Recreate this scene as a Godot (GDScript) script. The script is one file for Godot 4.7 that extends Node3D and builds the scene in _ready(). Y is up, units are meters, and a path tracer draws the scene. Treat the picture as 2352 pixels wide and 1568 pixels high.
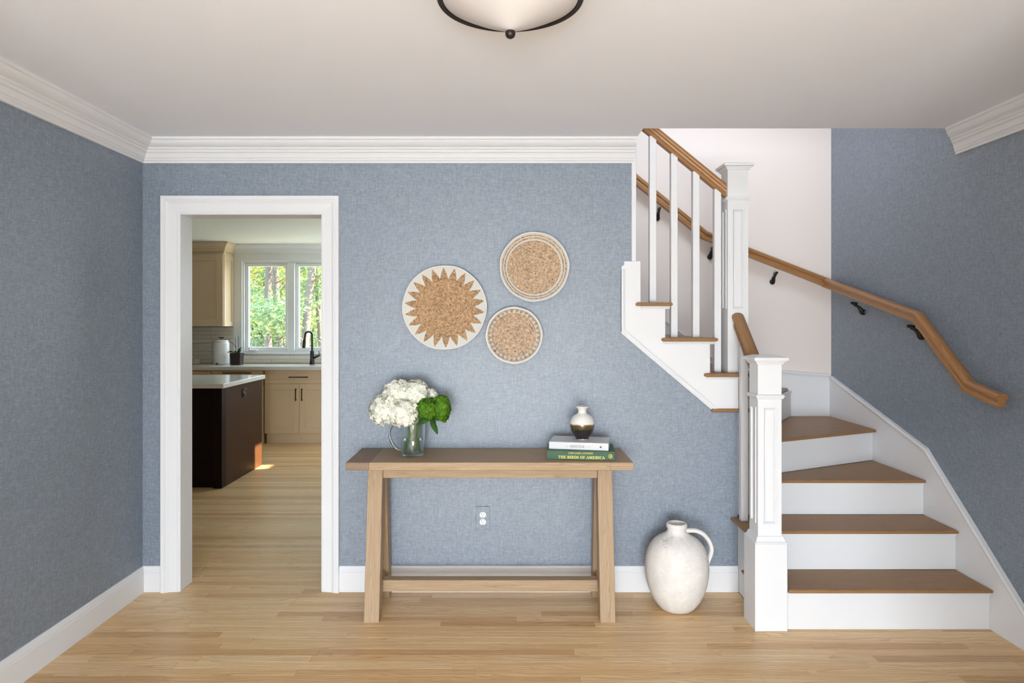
extends Node3D

# ------------------------------------------------------------------ mesh collector
class B:
	var v := PackedVector3Array()
	var n := PackedVector3Array()
	var uv := PackedVector2Array()
	var c := PackedColorArray()
	var ix := PackedInt32Array()
	var xf := Transform3D()
	var tint := Color.WHITE
	var grain := -1
	var uvo := Vector2.ZERO

	func vert(p: Vector3, nn: Vector3, t: Vector2) -> int:
		v.append(xf * p)
		n.append((xf.basis * nn).normalized())
		uv.append(t)
		c.append(tint)
		return v.size() - 1

	func auto(p: Vector3, nn: Vector3) -> Vector2:
		var k := nn.abs().max_axis_index()
		var o := [1, 2] if k == 0 else ([0, 2] if k == 1 else [0, 1])
		if grain >= 0:
			if k == grain:
				return Vector2(p[o[0]] * 0.2, p[o[1]]) + uvo
			var other: int = o[0] if o[1] == grain else o[1]
			return Vector2(p[grain], p[other]) + uvo
		return Vector2(p[o[0]], p[o[1]]) + uvo

	func tri(a: int, b: int, d: int) -> void:
		var g := (v[b] - v[a]).cross(v[d] - v[a])
		if g.dot(n[a] + n[b] + n[d]) > 0.0:
			ix.append(a); ix.append(d); ix.append(b)
		else:
			ix.append(a); ix.append(b); ix.append(d)

	func face(pts: Array, out: Vector3) -> void:
		var nn := Vector3.ZERO
		for i in pts.size():
			var p: Vector3 = pts[i]
			var q: Vector3 = pts[(i + 1) % pts.size()]
			nn += p.cross(q)
		nn = nn.normalized()
		if nn.dot(out) < 0.0:
			nn = -nn
		var at := v.size()
		for p in pts:
			vert(p, nn, auto(p, nn))
		for i in range(1, pts.size() - 1):
			tri(at, at + i, at + i + 1)

	func quadn(pts: Array, ns: Array, ts: Array) -> void:
		var at := v.size()
		for i in 4:
			vert(pts[i], ns[i], ts[i])
		tri(at, at + 1, at + 2)
		tri(at, at + 2, at + 3)

	func cbox(lo: Vector3, hi: Vector3, ch := 0.0) -> void:
		var m := (lo + hi) * 0.5
		var h := (hi - lo) * 0.5
		for a in 3:
			var b := (a + 1) % 3
			var d := (a + 2) % 3
			for s in [-1.0, 1.0]:
				var pts := []
				for q in [[-1, -1], [1, -1], [1, 1], [-1, 1]]:
					var p := Vector3.ZERO
					p[a] = s * h[a]
					p[b] = q[0] * (h[b] - ch)
					p[d] = q[1] * (h[d] - ch)
					pts.append(m + p)
				var o := Vector3.ZERO
				o[a] = s
				face(pts, o)
			if ch > 0.0:
				for s in [-1.0, 1.0]:
					for t in [-1.0, 1.0]:
						var pts := []
						for q in [[0, -1], [1, -1], [1, 1], [0, 1]]:
							var p := Vector3.ZERO
							p[a] = q[1] * (h[a] - ch)
							p[b] = s * (h[b] - (0.0 if q[0] == 0 else ch))
							p[d] = t * (h[d] - (ch if q[0] == 0 else 0.0))
							pts.append(m + p)
						var o := Vector3.ZERO
						o[b] = s
						o[d] = t
						face(pts, o)
		if ch > 0.0:
			for sx in [-1.0, 1.0]:
				for sy in [-1.0, 1.0]:
					for sz in [-1.0, 1.0]:
						var s := Vector3(sx, sy, sz)
						face([m + s * Vector3(h.x, h.y - ch, h.z - ch), m + s * Vector3(h.x - ch, h.y, h.z - ch), m + s * Vector3(h.x - ch, h.y - ch, h.z)], s)

	# x range, height range, depth range (depth runs away from the camera, -z)
	func bx(x0: float, x1: float, y0: float, y1: float, d0: float, d1: float, ch := 0.0) -> void:
		cbox(Vector3(minf(x0, x1), minf(y0, y1), -maxf(d0, d1)), Vector3(maxf(x0, x1), maxf(y0, y1), -minf(d0, d1)), ch)

	# a bar of square section between two points
	func bar(p: Vector3, q: Vector3, w: float, h: float, up := Vector3.UP, ch := 0.0) -> void:
		var keep := xf
		var z := (q - p).normalized()
		var x := up.cross(z).normalized()
		var y := z.cross(x)
		xf = keep * Transform3D(Basis(x, y, z), (p + q) * 0.5)
		var l := p.distance_to(q) * 0.5
		cbox(Vector3(-w / 2, -h / 2, -l), Vector3(w / 2, h / 2, l), ch)
		xf = keep

	# flat polygon (u, v) pushed out along w
	func prism(poly: PackedVector2Array, o: Vector3, u: Vector3, w2: Vector3, w: Vector3) -> void:
		var t := Geometry2D.triangulate_polygon(poly)
		for side in 2:
			var nn := w.normalized() * (1.0 if side == 1 else -1.0)
			var at := v.size()
			for p in poly:
				var q := o + u * p.x + w2 * p.y + (w if side == 1 else Vector3.ZERO)
				vert(q, nn, auto(q, nn))
			for i in range(0, t.size(), 3):
				tri(at + t[i], at + t[i + 1], at + t[i + 2])
		var area := 0.0
		for i in poly.size():
			area += poly[i].cross(poly[(i + 1) % poly.size()])
		for i in poly.size():
			var p := poly[i]
			var q := poly[(i + 1) % poly.size()]
			var e := (q - p) * signf(area)
			var a := o + u * p.x + w2 * p.y
			var b := o + u * q.x + w2 * q.y
			face([a, b, b + w, a + w], u * e.y - w2 * e.x)

	# polygon in (x, depth) with rounded rim, like a bull-nosed tread
	func slab(poly: PackedVector2Array, y0: float, y1: float, r: float, steps := 6) -> void:
		var area := 0.0
		var k := poly.size()
		for i in k:
			area += poly[i].cross(poly[(i + 1) % k])
		var sg := signf(area)
		var rings := []
		for s in steps + 1:
			var a := -PI / 2 + PI * s / steps
			var ins := r * (1.0 - cos(a))
			var ring := []
			for i in k:
				var e0 := (poly[i] - poly[(i + k - 1) % k]).normalized()
				var e1 := (poly[(i + 1) % k] - poly[i]).normalized()
				var n0 := Vector2(e0.y, -e0.x) * sg
				var n1 := Vector2(e1.y, -e1.x) * sg
				var mi := (n0 + n1) / maxf(0.3, 1.0 + n0.dot(n1))
				var p := poly[i] - mi * ins
				ring.append(Vector3(p.x, (y0 + y1) / 2 + (y1 - y0) / 2 * sin(a), -p.y))
			rings.append(ring)
		for s in steps:
			var a0 := -PI / 2 + PI * s / steps
			var a1 := -PI / 2 + PI * (s + 1) / steps
			for i in k:
				var j := (i + 1) % k
				var e := (poly[j] - poly[i]).normalized()
				var o2 := Vector2(e.y, -e.x) * sg
				var o := Vector3(o2.x, 0, -o2.y)
				var na := o * cos(a0) + Vector3.UP * sin(a0)
				var nb := o * cos(a1) + Vector3.UP * sin(a1)
				var pts := [rings[s][i], rings[s][j], rings[s + 1][j], rings[s + 1][i]]
				var ts := []
				for q in pts:
					ts.append(auto(q, Vector3.UP if absf(sin(a0 + a1)) > 0.6 else o))
				quadn(pts, [na, na, nb, nb], ts)
		var t := Geometry2D.triangulate_polygon(poly)
		for side in [0, steps]:
			var nn := Vector3.UP if side == steps else Vector3.DOWN
			var at := v.size()
			for p in rings[side]:
				vert(p, nn, auto(p, nn))
			for i in range(0, t.size(), 3):
				tri(at + t[i], at + t[i + 1], at + t[i + 2])

	# rows of points -> smooth surface; out: 1 normal along dv x du, -1 the other way
	func grid(rows: Array, closed: bool, out := 1.0, uvs := []) -> void:
		var nr := rows.size()
		var nc: int = rows[0].size()
		var ns := []
		for r in nr:
			var l := []
			for k in nc:
				var ka := k - 1
				var kb := k + 1
				if closed:
					ka = (k - 1 + nc) % nc
					kb = (k + 1) % nc
				ka = maxi(ka, 0)
				kb = mini(kb, nc - 1)
				var du: Vector3 = rows[r][kb] - rows[r][ka]
				var dv: Vector3 = rows[mini(r + 1, nr - 1)][k] - rows[maxi(r - 1, 0)][k]
				if du.length() < 1e-7:
					var rr := 1 if r == 0 else nr - 2
					du = rows[rr][kb] - rows[rr][ka]
				l.append((dv.cross(du) * out).normalized())
			ns.append(l)
		var at := v.size()
		var w := nc + 1 if closed else nc
		for r in nr:
			for k in w:
				var t := Vector2(float(k) / (w - 1), float(r) / maxi(1, nr - 1))
				if uvs.size():
					t = Vector2(t.x * uvs[0], uvs[1][r])
				vert(rows[r][k % nc], ns[r][k % nc], t)
		for r in nr - 1:
			for k in w - 1:
				var a := at + r * w + k
				tri(a, a + w, a + w + 1)
				tri(a, a + w + 1, a + 1)

	# profile of (radius, height) turned about y; creases sharper than 40 degrees stay sharp
	func lathe(profile: Array, segs := 32, out := 1.0, wob := 0.0, wn := 7) -> void:
		var run := 0.0
		var part := [profile[0]]
		var vs := [0.0]
		for i in range(1, profile.size()):
			run += profile[i].distance_to(profile[i - 1])
			part.append(profile[i])
			vs.append(run)
			var last := i == profile.size() - 1
			if last or absf((profile[i] - profile[i - 1]).angle_to(profile[i + 1] - profile[i])) > 0.7:
				var rows := []
				for p in part:
					var row := []
					for k in segs:
						var a := TAU * k / segs
						var r: float = p.x * (1.0 + wob * cos(a * wn + 0.7) + wob * 0.6 * cos(a * (wn + 4)))
						row.append(Vector3(r * cos(a), p.y, r * sin(a)))
					rows.append(row)
				grid(rows, true, out, [1.0, vs])
				part = [profile[i]]
				vs = [run]

	func tube(path: Array, radii: Array, segs := 10, caps := true, flat := 1.0) -> void:
		var rows := []
		var side := Vector3.ZERO
		for i in path.size():
			var t: Vector3 = (path[mini(i + 1, path.size() - 1)] - path[maxi(i - 1, 0)]).normalized()
			if side == Vector3.ZERO:
				side = t.cross(Vector3.BACK if absf(t.z) < 0.8 else Vector3.UP).normalized()
			side = (side - t * side.dot(t)).normalized()
			var up := side.cross(t)
			var row := []
			var r: float = radii[mini(i, radii.size() - 1)]
			for k in segs:
				var a := TAU * k / segs
				row.append(path[i] + (side * cos(a) + up * sin(a) * flat) * r)
			rows.append(row)
		grid(rows, true, -1.0)
		if caps:
			face(rows[0], path[0] - path[1])
			face(rows[-1], path[-1] - path[-2])

	# profile (across, along nn) carried along a path that lies square to nn
	func sweep(path: Array, nn: Vector3, prof: Array, closed := false, caps := true, soft := 0.8, end0 := 0.0, end1 := 0.0) -> void:
		var k := path.size()
		var rings := []
		var dirs := []
		var segn := k if closed else k - 1
		for i in segn:
			dirs.append((path[(i + 1) % k] - path[i]).normalized())
		for i in k:
			var t0: Vector3 = dirs[(i - 1 + segn) % segn] if closed or i > 0 else dirs[0]
			var t1: Vector3 = dirs[i % segn] if closed or i < k - 1 else dirs[segn - 1]
			var l0 := nn.cross(t0)
			var l1 := nn.cross(t1)
			var mi := (l0 + l1) / (1.0 + l0.dot(l1))
			if not closed and i == 0:
				mi += t1 * end0
			if not closed and i == k - 1:
				mi += t0 * end1
			var ring := []
			for p in prof:
				ring.append(path[i] + mi * p.x + nn * p.y)
			rings.append(ring)
		var area := 0.0
		var m := prof.size()
		for j in m:
			area += prof[j].cross(prof[(j + 1) % m])
		var en := []
		for j in m:
			var e: Vector2 = (prof[(j + 1) % m] - prof[j]).normalized() * signf(area)
			en.append(Vector2(e.y, -e.x))
		for i in segn:
			var l := nn.cross(dirs[i])
			var ra = rings[i]
			var rb = rings[(i + 1) % k]
			var run := 0.0
			for j in m:
				var jn := (j + 1) % m
				var a: Vector2 = en[j]
				var b: Vector2 = en[j]
				var pa: Vector2 = en[(j - 1 + m) % m]
				var pb: Vector2 = en[jn]
				if absf(pa.angle_to(en[j])) < soft:
					a = (pa + en[j]).normalized()
				if absf(pb.angle_to(en[j])) < soft:
					b = (pb + en[j]).normalized()
				var na := l * a.x + nn * a.y
				var nb := l * b.x + nn * b.y
				var u0: float = ra[j].dot(dirs[i])
				var u1: float = rb[j].dot(dirs[i])
				var w: float = prof[j].distance_to(prof[jn])
				quadn([ra[j], ra[jn], rb[jn], rb[j]], [na, nb, nb, na], [Vector2(u0, run) + uvo, Vector2(u0, run + w) + uvo, Vector2(u1, run + w) + uvo, Vector2(u1, run) + uvo])
				run += w
		if caps and not closed:
			var poly := PackedVector2Array(prof)
			var t := Geometry2D.triangulate_polygon(poly)
			for s in 2:
				var ring = rings[0] if s == 0 else rings[-1]
				var o: Vector3 = -dirs[0] if s == 0 else dirs[-1]
				var at := v.size()
				for p in ring:
					vert(p, o, auto(p, o))
				for q in range(0, t.size(), 3):
					tri(at + t[q], at + t[q + 1], at + t[q + 2])

	func mesh() -> ArrayMesh:
		var a := []
		a.resize(Mesh.ARRAY_MAX)
		a[Mesh.ARRAY_VERTEX] = v
		a[Mesh.ARRAY_NORMAL] = n
		a[Mesh.ARRAY_TEX_UV] = uv
		a[Mesh.ARRAY_COLOR] = c
		a[Mesh.ARRAY_INDEX] = ix
		var m := ArrayMesh.new()
		m.add_surface_from_arrays(Mesh.PRIMITIVE_TRIANGLES, a)
		return m


var M := {}
var used := {}
var rng := RandomNumberGenerator.new()


func P(x: float, y: float, d: float) -> Vector3:
	return Vector3(x, y, -d)


func numbered(called: String) -> String:
	var k: int = used.get(called, 0)
	used[called] = k + 1
	return called if k == 0 else "%s_%03d" % [called, k]


func thing(called: String, label: String, category: String, at := Vector3.ZERO, turn := 0.0, group := "") -> Node3D:
	var o := Node3D.new()
	o.name = numbered(called)
	add_child(o)
	o.position = at
	o.rotation.y = turn
	tag(o, label, category, group)
	return o


func tag(o: Node, label: String, category := "", group := "", kind := "") -> void:
	if label:
		o.set_meta("label", label)
	if category:
		o.set_meta("category", category)
	if group:
		o.set_meta("group", group)
	if kind:
		o.set_meta("kind", kind)


func part(b: B, called: String, m: Material, parent: Node, at := Vector3.ZERO) -> MeshInstance3D:
	var o := MeshInstance3D.new()
	o.name = called
	o.mesh = b.mesh()
	o.material_override = m
	o.position = at
	parent.add_child(o, true)
	return o


func struct(b: B, called: String, m: Material, label: String) -> MeshInstance3D:
	var o := part(b, called, m, self)
	tag(o, label, "", "", "structure")
	return o


func group_struct(called: String, label: String) -> Node3D:
	var o := Node3D.new()
	o.name = called
	add_child(o)
	tag(o, label, "", "", "structure")
	return o


func rgb(r: float, g: float, b: float) -> Color:
	return Color(r / 255.0, g / 255.0, b / 255.0)


func mat(col: Color, rough := 0.5, spec := 0.5, metal := 0.0) -> StandardMaterial3D:
	var m := StandardMaterial3D.new()
	m.albedo_color = col
	m.roughness = rough
	m.metallic_specular = spec
	m.metallic = metal
	return m


func wood(tex: Texture2D, col: Color, rough: float, spec := 0.5) -> StandardMaterial3D:
	var m := mat(col, rough, spec)
	m.albedo_texture = tex
	m.uv1_scale = Vector3(0.5, 2.0, 1)
	return m


func picture(w: int, h: int, bytes: PackedByteArray) -> ImageTexture:
	return ImageTexture.create_from_image(Image.create_from_data(w, h, false, Image.FORMAT_RGB8, bytes))


# ------------------------------------------------------------------ textures
func linen() -> ImageTexture:
	var s := 768
	var nt := 384
	var nk := 64
	var a := PackedFloat32Array()
	var b := PackedFloat32Array()
	for i in nt * nk:
		a.append(rng.randf_range(-1, 1))
		b.append(rng.randf_range(-1, 1))
	var ja := PackedFloat32Array()
	var jb := PackedFloat32Array()
	for i in nt:
		ja.append(rng.randf() * nk)
		jb.append(rng.randf() * nk)
	var out := PackedByteArray()
	out.resize(s * s * 3)
	var at := 0
	for y in s:
		var ty := y / 2
		for x in s:
			var tx := x / 2
			var p := fmod(y / 12.0 + ja[tx], nk)
			var k := int(p)
			var f := p - k
			var va := a[tx * nk + k] * (1.0 - f) + a[tx * nk + (k + 1) % nk] * f
			p = fmod(x / 12.0 + jb[ty], nk)
			k = int(p)
			f = p - k
			var vb := b[ty * nk + k] * (1.0 - f) + b[ty * nk + (k + 1) % nk] * f
			var w := 0.79 + 0.066 * (va + vb)
			out[at] = clampi(int(w * 252.0), 0, 255)
			out[at + 1] = clampi(int((w * 0.97 + 0.024) * 253.0), 0, 255)
			out[at + 2] = clampi(int((w * 0.93 + 0.055) * 255.0), 0, 255)
			at += 3
	return picture(s, s, out)


func oak() -> ImageTexture:
	var w := 1024
	var h := 512
	var n1 := FastNoiseLite.new()
	n1.frequency = 1.0
	n1.seed = 5
	n1.fractal_octaves = 2
	var n2 := FastNoiseLite.new()
	n2.frequency = 1.0
	n2.seed = 9
	n2.fractal_type = FastNoiseLite.FRACTAL_NONE
	var out := PackedByteArray()
	out.resize(w * h * 3)
	var at := 0
	for y in h:
		var v := y * 0.5 / h
		for x in w:
			var u := x * 2.0 / w
			var warp := n1.get_noise_2d(u * 1.1, v * 8.0) * 0.045
			var t := (v + warp) * 60.0
			var f := t - floorf(t)
			var band := f * f * f
			var pore := n2.get_noise_2d(u * 16.0, v * 620.0)
			var streak := n2.get_noise_2d(u * 2.2 + 50.0, v * 90.0)
			var k := clampf(0.93 - 0.34 * band - 0.22 * maxf(0.0, pore) + 0.16 * streak, 0.0, 1.0)
			out[at] = int((0.70 + 0.30 * k) * 255)
			out[at + 1] = int((0.62 + 0.38 * k) * 255)
			out[at + 2] = int((0.52 + 0.48 * k) * 255)
			at += 3
	return picture(w, h, out)


# which: 0 sunburst rays, 1 banded, 2 little triangles
func weave(which: int) -> ImageTexture:
	var s := 720
	var out := PackedByteArray()
	out.resize(s * s * 3)
	var nz := FastNoiseLite.new()
	nz.frequency = 1.0
	nz.seed = 30 + which
	var at := 0
	var rings: float = [34.0, 30.0, 26.0][which]
	for y in s:
		for x in s:
			var px := (x + 0.5) / s * 2.0 - 1.0
			var py := (y + 0.5) / s * 2.0 - 1.0
			var r := sqrt(px * px + py * py)
			var th := atan2(py, px)
			var spiral := r * rings + th / TAU
			var ring := floorf(spiral)
			var fr := spiral - ring
			var seg := th * maxf(2.0, ring) * 1.1 + ring * 1.7
			var fl := nz.get_noise_2d(seg * 0.25, ring * 3.3)
			var fine := nz.get_noise_2d(seg * 0.18 + 70.0, spiral * 5.0)
			var fleck := nz.get_noise_2d(seg * 0.5 + 11.0, ring * 9.1)
			var white := false
			if which == 0:
				var q := absf(fposmod(th * 22.0 / TAU + 0.1, 1.0) - 0.5) * 2.0
				var reach := (r - 0.695) / 0.265
				white = r > 0.695 and q > 0.98 * (1.0 - pow(maxf(reach, 0.0), 1.12))
			elif which == 1:
				white = r > 0.94 or (r > 0.875 and r < 0.905) or (r > 0.785 and r < 0.835)
			else:
				var q := absf(fposmod(th * 32.0 / TAU, 1.0) - 0.5) * 2.0
				white = r > 0.94 or (r > 0.80 and q > 0.1 + 0.9 * (r - 0.80) / 0.13)
			var col: Vector3
			if white:
				var line := 0.965 + 0.035 * sin(th * 460.0) if which == 0 else 0.96 + 0.05 * fine
				col = Vector3(0.905, 0.895, 0.87) * line
			else:
				col = Vector3(0.765, 0.648, 0.54).lerp(Vector3(0.88, 0.785, 0.685), 0.5 + fine)
				if which == 0:
					col *= Vector3(0.94, 0.88, 0.80)
				if which == 1:
					col *= Vector3(1.0, 0.99, 0.97)
				col *= 1.0 + 0.28 * fl
				if fleck > 0.4:
					col *= 0.66
				if fr < 0.2 or fr > 0.88:
					col *= 0.76
			out[at] = clampi(int(col.x * 255), 0, 255)
			out[at + 1] = clampi(int(col.y * 255), 0, 255)
			out[at + 2] = clampi(int(col.z * 255), 0, 255)
			at += 3
	return picture(s, s, out)


func clay() -> ImageTexture:
	var s := 512
	var nz := FastNoiseLite.new()
	nz.frequency = 1.0
	nz.seed = 77
	nz.fractal_octaves = 4
	var im := Image.create(s, s, false, Image.FORMAT_RGB8)
	for y in s:
		for x in s:
			var a := TAU * x / s
			var q := nz.get_noise_3d(cos(a) * 2.2, y * 0.016, sin(a) * 2.2)
			var q2 := nz.get_noise_3d(cos(a) * 5.0, y * 0.16, sin(a) * 5.0)
			var k := 0.925 + 0.045 * q + 0.03 * q2
			im.set_pixel(x, y, Color(k, k * 0.985, k * 0.965))
	var r2 := RandomNumberGenerator.new()
	r2.seed = 4
	# little chips through the glaze: (u, v, spread, how many)
	for spot in [[0.345, 0.655, 0.016, 9], [0.385, 0.612, 0.030, 40], [0.36, 0.632, 0.018, 10], [0.09, 0.46, 0.02, 14], [0.075, 0.41, 0.02, 9], [0.2, 0.2, 0.02, 6], [0.35, 0.55, 0.05, 5]]:
		for i in spot[3]:
			var cx := int((spot[0] + r2.randfn() * spot[2] * 0.7) * s)
			var cy := int((spot[1] + r2.randfn() * spot[2] * 0.5) * s)
			var big := 2 if r2.randf() < 0.18 else 1
			for dy in big:
				for dx in big:
					im.set_pixel(posmod(cx + dx, s), clampi(cy + dy, 0, s - 1), Color(0.22, 0.20, 0.18))
	return ImageTexture.create_from_image(im)


# ------------------------------------------------------------------ scene
func _ready() -> void:
	rng.seed = 11
	set_view_and_light()
	make_materials()
	build_floor()
	build_shell()
	build_trim()
	build_kitchen_shell()
	build_stairs()
	build_railings()
	build_table()
	build_table_things()
	build_baskets()
	build_jug()
	build_outlet()
	build_lamp()
	build_kitchen()
	build_outside()


func set_view_and_light() -> void:
	var cam := Camera3D.new()
	cam.name = "camera"
	add_child(cam)
	cam.position = Vector3(0, 1.459, 0)
	cam.keep_aspect = Camera3D.KEEP_HEIGHT
	var near := 0.05
	cam.set_frustum(near, Vector2(16.0, -44.0) / 1568.0 * near, near, 200.0)   # 24 mm lens, shifted down a little
	cam.current = true

	var e := Environment.new()
	e.background_mode = Environment.BG_SKY
	var sky := Sky.new()
	var sm := ProceduralSkyMaterial.new()
	sm.sky_top_color = rgb(186, 206, 230)
	sm.sky_horizon_color = rgb(226, 234, 240)
	sm.ground_bottom_color = rgb(96, 104, 80)
	sm.ground_horizon_color = rgb(150, 158, 140)
	sm.sky_energy_multiplier = 2.7
	sm.ground_energy_multiplier = 1.0
	sky.sky_material = sm
	e.sky = sky
	e.tonemap_mode = Environment.TONE_MAPPER_LINEAR
	e.tonemap_exposure = 1.14
	e.sdfgi_enabled = true
	e.ssao_enabled = true
	e.ssil_enabled = true
	var we := WorldEnvironment.new()
	we.name = "environment"
	we.environment = e
	add_child(we)

	var sun := DirectionalLight3D.new()
	sun.name = "sun"
	add_child(sun)
	sun.look_at_from_position(Vector3(0.8, 0.42, -0.1) * 20.0, Vector3.ZERO)
	sun.light_color = Color(1.0, 0.93, 0.80)
	sun.light_energy = 10.0
	sun.light_angular_distance = 0.6
	sun.shadow_enabled = true

	# daylight through the glazed front of the hall, behind the camera
	window_light("front_daylight", Vector3(-0.2, 0.68, 3.25), Vector3(-0.2, 0.80, -3), Vector2(1.7, 1.2), 21.0, Color(0.93, 0.97, 1.0))
	# the landing window above the stairwell
	window_light("landing_daylight", Vector3(1.1, 3.75, -3.475), Vector3(1.1, 3.3, -6.0), Vector2(0.8, 1.0), 1.15, Color(1.0, 0.985, 0.97))
	# the second kitchen window, right of the sink
	window_light("kitchen_daylight", Vector3(-0.4, 1.7, -8.72), Vector3(-1.4, 2.95, -8.22), Vector2(1.8, 1.1), 3.6, Color(0.88, 0.98, 1.0))


func window_light(called: String, at: Vector3, towards: Vector3, size: Vector2, energy: float, col: Color) -> void:
	var l := AreaLight3D.new()
	l.name = called
	add_child(l)
	l.look_at_from_position(at, towards)
	l.area_size = size
	l.area_normalize_energy = true
	l.light_energy = energy
	l.light_color = col
	l.area_range = 30.0
	l.area_attenuation = 2.0
	l.shadow_enabled = true


func make_materials() -> void:
	var li := linen()
	var paper := mat(rgb(167, 180, 196), 0.5, 0.9)
	paper.albedo_texture = li
	paper.uv1_triplanar = true
	paper.uv1_world_triplanar = true
	paper.uv1_triplanar_sharpness = 8.0
	M.paper = paper
	M.trim = mat(rgb(234, 234, 236), 0.42, 0.3)
	M.ceiling = mat(rgb(244, 246, 253), 0.9, 0.2)
	M.plaster = mat(rgb(243, 232, 224), 0.85, 0.25)
	M.kitchen_wall = mat(rgb(150, 142, 132), 0.85, 0.25)
	M.kitchen_ceiling = mat(rgb(247, 249, 246), 0.85, 0.25)
	M.sub = mat(rgb(70, 52, 36), 0.9, 0.2)
	var g := oak()
	M.planks = []
	for col in [rgb(248, 210, 158), rgb(243, 203, 149), rgb(250, 216, 168), rgb(233, 192, 139), rgb(246, 210, 161), rgb(225, 182, 130)]:
		M.planks.append(wood(g, col, 0.36, 0.42))
	M.tread = wood(g, rgb(166, 128, 90), 0.4, 0.3)
	M.rail = wood(g, rgb(176, 128, 80), 0.3, 0.5)
	M.table = wood(g, rgb(186, 161, 132), 0.5, 0.35)
	M.table_dark = wood(g, rgb(156, 132, 112), 0.5, 0.35)
	for m in [M.tread, M.rail, M.table, M.table_dark]:
		m.uv1_scale = Vector3(0.7, 5.0, 1)
	M.iron = mat(rgb(26, 23, 22), 0.45, 0.5)
	M.bronze = mat(rgb(38, 28, 24), 0.4, 0.5, 0.3)
	M.baskets = []
	for k in 3:
		var m := mat(Color.WHITE, 0.85, 0.2)
		m.albedo_texture = weave(k)
		M.baskets.append(m)
	var cl := mat(rgb(251, 249, 248), 0.8, 0.25)
	cl.albedo_texture = clay()
	cl.uv1_scale = Vector3(1, 1.0 / 0.789, 1)
	M.clay = cl
	M.clay_plain = mat(rgb(230, 226, 221), 0.8, 0.25)
	var pot := mat(Color.WHITE, 0.12, 0.6)
	pot.vertex_color_use_as_albedo = true
	M.glaze = pot
	var gl := mat(Color(0.96, 0.985, 0.98, 0.02), 0.0, 0.5)
	gl.refraction_enabled = true
	gl.refraction_scale = 0.05
	gl.transparency = BaseMaterial3D.TRANSPARENCY_ALPHA
	M.glass = gl
	var wa := mat(Color(0.97, 1.0, 0.98, 0.02), 0.0, 0.5)
	wa.refraction_enabled = true
	wa.refraction_scale = 0.033
	wa.transparency = BaseMaterial3D.TRANSPARENCY_ALPHA
	M.water = wa
	var pane := mat(Color(1, 1, 1, 0.03), 0.0, 0.5)
	pane.transparency = BaseMaterial3D.TRANSPARENCY_ALPHA
	M.pane = pane
	for pair in [["petal", rgb(250, 248, 238), 0.12], ["viburnum", rgb(92, 136, 36), 0.06], ["leaf", rgb(52, 84, 34), 0.15]]:
		var m := mat(pair[1], 0.6, 0.3)
		m.vertex_color_use_as_albedo = true
		m.backlight_enabled = true
		m.backlight = Color(pair[2], pair[2], pair[2])
		M[pair[0]] = m
	M.stem = mat(rgb(104, 138, 50), 0.5, 0.4)
	M.book_green = mat(rgb(58, 94, 68), 0.5, 0.4)
	M.book_white = mat(rgb(222, 222, 224), 0.55, 0.35)
	M.paper_edge = mat(rgb(228, 220, 204), 0.9, 0.2)
	M.gold = mat(rgb(240, 220, 100), 0.45, 0.5)
	M.ink = mat(rgb(96, 98, 104), 0.7, 0.3)
	M.ink_pale = mat(rgb(186, 188, 192), 0.7, 0.3)
	M.ink_dark = mat(rgb(60, 62, 66), 0.7, 0.3)
	M.plastic = mat(rgb(246, 247, 247), 0.35, 0.5)
	M.slot = mat(rgb(88, 88, 84), 0.8, 0.2)
	M.opal = mat(rgb(212, 208, 207), 0.45, 0.4)
	M.ceramic = mat(rgb(244, 242, 238), 0.25, 0.5)
	M.cabinet = mat(rgb(226, 202, 168), 0.42, 0.4)
	M.walnut = wood(g, rgb(76, 49, 30), 0.5, 0.25)
	M.walnut_dark = wood(g, rgb(36, 23, 19), 0.5, 0.25)
	M.quartz = mat(rgb(236, 233, 226), 0.12, 0.5)
	M.tile = mat(rgb(222, 214, 198), 0.28, 0.45)
	M.grout = mat(rgb(150, 138, 120), 0.9, 0.2)
	M.pull = mat(rgb(70, 54, 42), 0.35, 0.5, 0.8)
	M.pot = mat(rgb(62, 48, 46), 0.4, 0.4)
	M.black = mat(rgb(20, 20, 22), 0.3, 0.5)
	M.bark = mat(rgb(104, 98, 94), 0.95, 0.2)
	M.earth = mat(rgb(146, 142, 116), 1.0, 0.1)
	M.sill = mat(rgb(238, 239, 238), 0.4, 0.4)


# ------------------------------------------------------------------ floor
func plank_row(b_or_null, parent: Node, x0: float, x1: float, d0: float, d1: float, fixed := -1) -> void:
	var x := x0 - rng.randf() * 0.7
	while x < x1:
		var l := rng.randf_range(0.45, 1.25)
		var a := maxf(x, x0)
		var z := minf(x + l, x1)
		x += l
		if z - a < 0.02:
			continue
		var b: B = B.new() if b_or_null == null else b_or_null
		b.grain = 0
		b.uvo = Vector2(rng.randf() * 0.7, rng.randf() * 0.44)
		if b_or_null == null:
			b.cbox(Vector3(0, -0.018, -(d1 - d0)), Vector3(z - a - 0.0005, -rng.randf() * 0.0003, 0), 0.0009)
			part(b, "plank", M.planks[rng.randi() % 6], parent, Vector3(a, 0, -d0))
		else:
			b.uvo += Vector2(-a, d0)
			b.cbox(Vector3(a, -0.018, -d1), Vector3(z - 0.0005, 0, -d0), 0.0009)


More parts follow.
